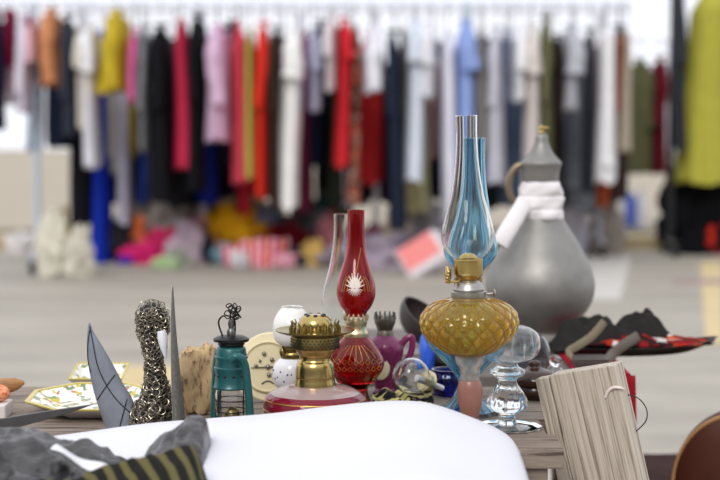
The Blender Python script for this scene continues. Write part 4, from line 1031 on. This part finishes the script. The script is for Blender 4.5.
def hang_all():
    for i, (nm, c, cat) in enumerate(TH_NAMES):
        x0 = 74 + i*22.2
        f = min(BK, key=lambda q: abs((q[3]+q[4])/2 - x0 - 10))
        garment(nm, cat, c, x0, x0 + 20, 38 + (i*7) % 9, 196 + (i*5) % 13, 1, 'trousers' if cat in ('jeans', 'trousers') else 'coat' if cat in ('coat', 'parka', 'fleece') else 'dress', None, f'{nm} on the hindmost rail, behind the {f[0]}', Y=14.0, rz=RAILZ[1] + .01, seed=200+i)
    rack('hindmost clothes rail, mostly hidden by the two rails in front', 14.0, RAILZ[1] + .01, PX(70, 14.0), PX(632, 14.0), [PX(84, 14.0), PX(300, 14.0), PX(600, 14.0)], plain('grey_steel', '#d4d4de', .4, .1))
    sd = 0
    for row, lst in ((0, FR), (1, BK)):
        for i, g in enumerate(lst):
            pat = g[8] if len(g) > 8 else None
            kw = {'shirt': 'with sleeves', 'coat': 'with long sleeves', 'dress': 'hanging long', 'trousers': 'hung straight', 'scarf': 'draped narrow'}[g[7]]
            if row == 0:
                if i == 0: lab = f'{g[0]} at the far left of the front rail, beside the {lst[1][0]}'
                elif i == len(lst)-1: lab = f'{g[0]} at the right end of the front rail, beside the {lst[i-1][0]}'
                else: lab = f'{g[0]} hanging between the {lst[i-1][0]} and the {lst[i+1][0]}'
            else:
                c = (g[3]+g[4])/2; f = min(FR, key=lambda q: abs((q[3]+q[4])/2 - c))
                lab = f'{g[0]} on the second rail, behind the {f[0]}'
            garment(g[0], g[1], g[2], g[3], g[4], g[5], g[6], row, g[7], pat, lab, seed=sd); sd += 1
    for g in [('olive drab coat', 'coat', '#54543a', 628, 650, 60, 172, 'coat', 'olive drab coat hanging in the gap left of the tall dark rail', 15.6),
              ('dark red coat', 'coat', '#581020', 651, 668, 58, 172, 'coat', 'dark red coat hanging in the gap just left of the tall dark rail', 15.6)]:
        garment(g[0], g[1], g[2], g[3], g[4], g[5], g[6], 0, g[7], None, g[8], Y=g[9], rz=P(0, 40, 15.6).z, seed=sd); sd += 1
    rack('short low rail far back carrying the olive and dark red coats', 15.6, P(0, 40, 15.6).z, PX(620, 15.6), PX(672, 15.6), [PX(624, 15.6), PX(670, 15.6)], plain('grey_steel', '#d4d4de', .4, .1))
    for g in [('black grey overcoat', 'overcoat', '#34383e', 670, 685, -12, 150, 'coat', 'black grey overcoat beside the lime green dress on the tall rail', SY),
              ('lime green dress', 'dress', '#b2ae48', 688, 734, -14, 182, 'dress', 'lime green dress at the right edge on the tall rail', SY),
              ('taupe skirt', 'skirt', '#a89c90', 733, 752, 0, 196, 'trousers', 'taupe skirt right of the lime green dress', SY)]:
        garment(g[0], g[1], g[2], g[3], g[4], g[5], g[6], 0, g[7], None, g[8], Y=g[9], rz=SZ, seed=sd); sd += 1
hang_all()

# heaps of clothes on the ground
PILE = [  # name, category, label, colour, pattern, px centre, row of the base, width px, height px
 ('crumpled_shirt', 'shirt', 'black crumpled shirt at the left end of the floor pile', '#2c2a30', None, 119, 252, 20, 28),
 ('crumpled_tee_shirt', 'top', 'orange crumpled top near the left of the floor pile', '#e07a4c', None, 132, 247, 22, 24),
 ('crumpled_dress', 'dress', 'hot pink crumpled dress at the front left of the floor pile', '#d42a74', None, 140, 264, 30, 17),
 ('crumpled_skirt', 'skirt', 'magenta crumpled skirt beside the hot pink dress on the floor', '#c83068', None, 164, 254, 34, 20),
 ('crumpled_blanket', 'blanket', 'large grey crumpled blanket behind the pink clothes', '#98928e', None, 160, 236, 46, 36),
 ('crumpled_blanket', 'blanket', 'pale taupe crumpled blanket below the crimson dress', '#a09890', None, 186, 230, 42, 36),
 ('crumpled_scarf', 'scarf', 'pale green crumpled scarf at the front edge of the pile', '#b0cc9c', None, 164, 268, 20, 8),
 ('crumpled_blouse', 'blouse', 'lilac white crumpled blouse left of the teal cloth', '#ccb8c8', None, 186, 265, 26, 32),
 ('crumpled_blouse', 'blouse', 'dusty rose crumpled blouse behind the lilac one', '#c08c98', None, 197, 246, 20, 22),
 ('crumpled_jacket', 'jacket', 'bright yellow crumpled jacket in the middle of the pile', '#e6ac1c', None, 234, 246, 52, 28),
 ('crumpled_tee_shirt', 'top', 'tan orange crumpled top left of the yellow jacket', '#d49a50', None, 212, 246, 22, 18),
 ('crumpled_shirt', 'shirt', 'teal blue crumpled shirt under the yellow jacket', '#84b0c0', None, 220, 264, 26, 16),
 ('crumpled_trousers', 'trousers', 'dark navy crumpled trousers left of the teal shirt', '#2c2e3c', None, 205, 264, 12, 24),
 ('striped_towel', 'towel', 'pink white and red striped towel at the front of the pile', '#d81e78', 'candy', 258, 267, 52, 22),
 ('crumpled_coat', 'coat', 'maroon crumpled coat right of the yellow jacket', '#7a1424', None, 286, 254, 36, 22),
 ('crumpled_bag', 'bag', 'rust brown soft bag between yellow jacket and maroon coat', '#a45424', None, 268, 250, 18, 16),
 ('crumpled_jeans', 'jeans', 'pale denim crumpled jeans below the long white shirt', '#8088a0', None, 268, 236, 26, 22),
 ('crumpled_coat', 'coat', 'charcoal crumpled coat behind the maroon one', '#55585c', None, 306, 244, 40, 30),
 ('crumpled_shirt', 'shirt', 'dark teal crumpled shirt at the back of the pile', '#2c4a4a', None, 322, 232, 22, 24),
 ('crumpled_scarf', 'scarf', 'cream yellow crumpled scarf at the pile front, right half', '#e4c070', None, 312, 266, 18, 22),
 ('crumpled_dress', 'dress', 'rose crumpled dress behind the ruby lamp chimney', '#b87480', None, 328, 262, 26, 34),
 ('crumpled_blanket', 'blanket', 'long mauve grey rolled blanket right of the ruby lamp', '#a89cac', None, 376, 268, 66, 26),
 ('crumpled_tee_shirt', 'top', 'wine red crumpled top on the mauve blanket', '#8a2c50', None, 374, 244, 18, 16),
 ('crumpled_scarf', 'scarf', 'rust orange crumpled scarf below the navy long coat', '#b4552c', None, 388, 240, 12, 12),
 ('crumpled_trousers', 'trousers', 'black crumpled trousers under the wine red top', '#242226', None, 376, 256, 26, 16),
 ('crumpled_blanket', 'blanket', 'grey crumpled blanket above the coral panelled bag', '#98949a', None, 424, 248, 46, 40),
 ('crumpled_shirt', 'shirt', 'pale lemon crumpled shirt on top of the grey blanket', '#c4bc84', None, 420, 226, 28, 22),
 ('crumpled_sheet', 'sheet', 'tan crumpled sheet under the scarlet coat', '#b4a484', None, 240, 224, 60, 20),
 ('crumpled_sheet', 'sheet', 'sand coloured crumpled sheet behind the dark teal shirt', '#a89878', None, 338, 222, 26, 26),
 ('crumpled_scarf', 'scarf', 'violet crumpled scarf under the black shirt at the left end', '#5a34b0', None, 124, 264, 14, 9),
 ('crumpled_skirt', 'skirt', 'brown crumpled skirt on top of the orange tee shirt', '#8c5c3c', None, 122, 232, 14, 12),
 ('crumpled_scarf', 'scarf', 'crimson crumpled scarf between orange tee shirt and magenta skirt', '#a82c40', None, 150, 246, 16, 12),
 ('crumpled_scarf', 'scarf', 'olive crumpled scarf at the end of the magenta skirt', '#98803a', None, 178, 246, 14, 12),
 ('crumpled_blouse', 'blouse', 'white crumpled blouse at the front of the pile centre', '#d8d4d8', None, 240, 268, 14, 14),
 ('crumpled_shirt', 'shirt', 'grey green crumpled shirt at the front, below the lilac white blouse', '#a4a89c', None, 176, 266, 22, 14),
 ('crumpled_jumper', 'jumper', 'charcoal crumpled jumper right under the yellow jacket', '#3c3436', None, 236, 256, 24, 12),
 ('crumpled_scarf', 'scarf', 'pale pink crumpled scarf under the striped towel end', '#e4a8b8', None, 284, 268, 16, 12),
 ('crumpled_jumper', 'jumper', 'slate blue crumpled jumper at the foot of the maroon coat', '#444c5c', None, 296, 266, 22, 14),
 ('crumpled_shirt', 'shirt', 'white crumpled shirt between charcoal coat and cream scarf', '#d0ccce', None, 304, 258, 14, 14),
 ('crumpled_jumper', 'jumper', 'dark purple crumpled jumper left of the mauve blanket', '#4a3048', None, 344, 262, 22, 18),
 ('crumpled_scarf', 'scarf', 'beige crumpled scarf slanting above the mauve blanket', '#c4b8a4', None, 400, 252, 22, 28),
 ('crumpled_jumper', 'jumper', 'grey white crumpled jumper beside the white carrier bag', '#c8c4cc', None, 446, 268, 24, 30),
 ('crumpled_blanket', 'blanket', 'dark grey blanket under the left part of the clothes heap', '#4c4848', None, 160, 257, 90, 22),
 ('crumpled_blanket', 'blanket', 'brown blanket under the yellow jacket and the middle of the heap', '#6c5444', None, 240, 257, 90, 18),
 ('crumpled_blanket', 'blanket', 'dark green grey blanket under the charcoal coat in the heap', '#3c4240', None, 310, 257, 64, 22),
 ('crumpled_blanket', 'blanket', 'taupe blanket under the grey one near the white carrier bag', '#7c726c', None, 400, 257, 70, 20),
 ('cloth_sack', 'sack', 'tall cream sack slumped beside the pale blue post', '#d8d4c4', None, 48, 276, 22, 48),
 ('cloth_sack', 'sack', 'short cream sack right of the taller cream sack', '#ccc8ba', None, 76, 276, 25, 36),
 ('cloth_sack', 'sack', 'small tan bag on top of the cream sacks', '#b4a270', None, 60, 240, 16, 18),
 ('cloth_bundle', 'bundle', 'small white bundle on the floor left of the blue post', '#e2dede', None, 20, 256, 22, 18),
 ('cloth_bundle', 'bundle', 'white bundle at the foot of the grey flannel trousers', '#dcd8e4', None, 576, 224, 24, 20),
 ('cloth_bundle', 'bundle', 'stone grey bundle under the rust trousers', '#a8a098', None, 606, 226, 26, 22),
 ('cloth_bundle', 'bundle', 'scarlet red bundle on the floor at the right edge', '#c83024', None, 716, 252, 20, 26),
 ('cloth_bundle', 'bundle', 'black bundle of clothes under the lime green dress', '#0e0e12', None, 704, 240, 60, 58),
]
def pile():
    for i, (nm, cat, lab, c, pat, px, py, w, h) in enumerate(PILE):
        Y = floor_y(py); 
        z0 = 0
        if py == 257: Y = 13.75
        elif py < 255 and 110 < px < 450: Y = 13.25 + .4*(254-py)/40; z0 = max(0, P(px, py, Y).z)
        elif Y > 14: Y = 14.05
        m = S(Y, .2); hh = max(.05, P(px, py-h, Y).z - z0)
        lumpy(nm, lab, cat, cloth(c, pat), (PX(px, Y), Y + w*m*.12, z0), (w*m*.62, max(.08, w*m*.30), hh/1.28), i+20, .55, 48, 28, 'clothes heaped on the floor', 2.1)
    # white bag with coral panel
    Y = floor_y(276); m = S(Y, .2)
    t = thing('carrier_bag', 'white carrier bag with coral pink panel lying tilted in front of the pile', 'bag', (PX(422, Y), Y, 0))
    M = Matrix.Translation((0, 0, .165)) @ Matrix.Rotation(math.radians(-32), 4, 'Y') @ Matrix.Rotation(math.radians(-25), 4, 'X')
    mb = MB(); mb.box((-.17, 0, -.13), (.17, .09, .12), M=M); mb.build('bag_body', cloth('#dcd6dc'), t, bevel=.02)
    mb = MB(); mb.box((-.15, -.004, -.07), (.13, -.001, .115), M=M); p = mb.build('panel', plain('coral_panel', '#e07a78', .5), t); p['label'] = 'coral pink panel'
    for px, c, lab in ((632, '#4a68c8', 'blue and white bottle on the kerb under the beige dress'), (642, '#e4e6f0', 'white bottle on the kerb right of the blue bottle')):
        Y = 15.7; m = S(Y, .2); t = thing('plastic_bottle', lab, 'bottle', (PX(px, Y), Y, .11))
        mb = MB(); mb.lathe([(.045, 0), (.05, .01), (.05, .24), (.03, .30), (.02, .32)], 24); mb.build('bottle', plain('bottle_'+c[1:], c, .3), t)
        mb = MB(); mb.lathe([(.022, .315), (.022, .35), (.018, .355)], 16); mb.build('cap', PORC, t)
pile()

for k, v in ALL_LABELS.items():
    if len(v) > 1: print('DUP LABEL', k, v)
    if not 4 <= len(k.replace(',', '').split()) <= 16: print('LABEL LEN', k)

# ------------------------------------------------------------------ light
w = bpy.data.worlds.new('overcast_sky'); sc.world = w; w.use_nodes = True
nt = w.node_tree; bg = nt.nodes['Background']
tc = nt.nodes.new('ShaderNodeTexCoord'); sx = nt.nodes.new('ShaderNodeSeparateXYZ'); nt.links.new(tc.outputs['Generated'], sx.inputs[0])
def mth(op, a, b=None, clamp=False):
    n = nt.nodes.new('ShaderNodeMath'); n.operation = op; n.use_clamp = clamp
    for i, q in enumerate((a, b)):
        if q is None: continue
        if isinstance(q, (int, float)): n.inputs[i].default_value = q
        else: nt.links.new(q, n.inputs[i])
    return n.outputs[0]
# sky darkened low behind the camera for metal contrast, bright ahead and above
back = mth('MULTIPLY', mth('MULTIPLY', sx.outputs[1], -2.2, True), mth('SUBTRACT', 1.0, mth('MULTIPLY', sx.outputs[2], 1.7, True)), True)
colr = mixrgb(nt, back, hexc('#f6f8ff'), hexc('#5c5a5c'))
nt.links.new(colr, bg.inputs['Color']); bg.inputs['Strength'].default_value = 1.18
sd = bpy.data.lights.new('sun', 'SUN'); so = bpy.data.objects.new('sun', sd); COL.objects.link(so)
sd.energy = 1.7; sd.angle = math.radians(25); sd.color = (1, .96, .9)
so.rotation_euler = (math.radians(50), math.radians(-18), 0)

vs = sc.view_settings; sc.display_settings.display_device = 'sRGB'
vs.view_transform = 'Standard'; vs.look = 'None'; vs.gamma = 1; vs.exposure = 0.0; vs.use_curve_mapping = False
cy = sc.cycles; cy.max_bounces = 18; cy.transmission_bounces = 16; cy.transparent_max_bounces = 16; cy.glossy_bounces = 6; cy.diffuse_bounces = 4
cy.use_denoising = True; cy.caustics_refractive = True; cy.caustics_reflective = False; cy.sample_clamp_indirect = 4
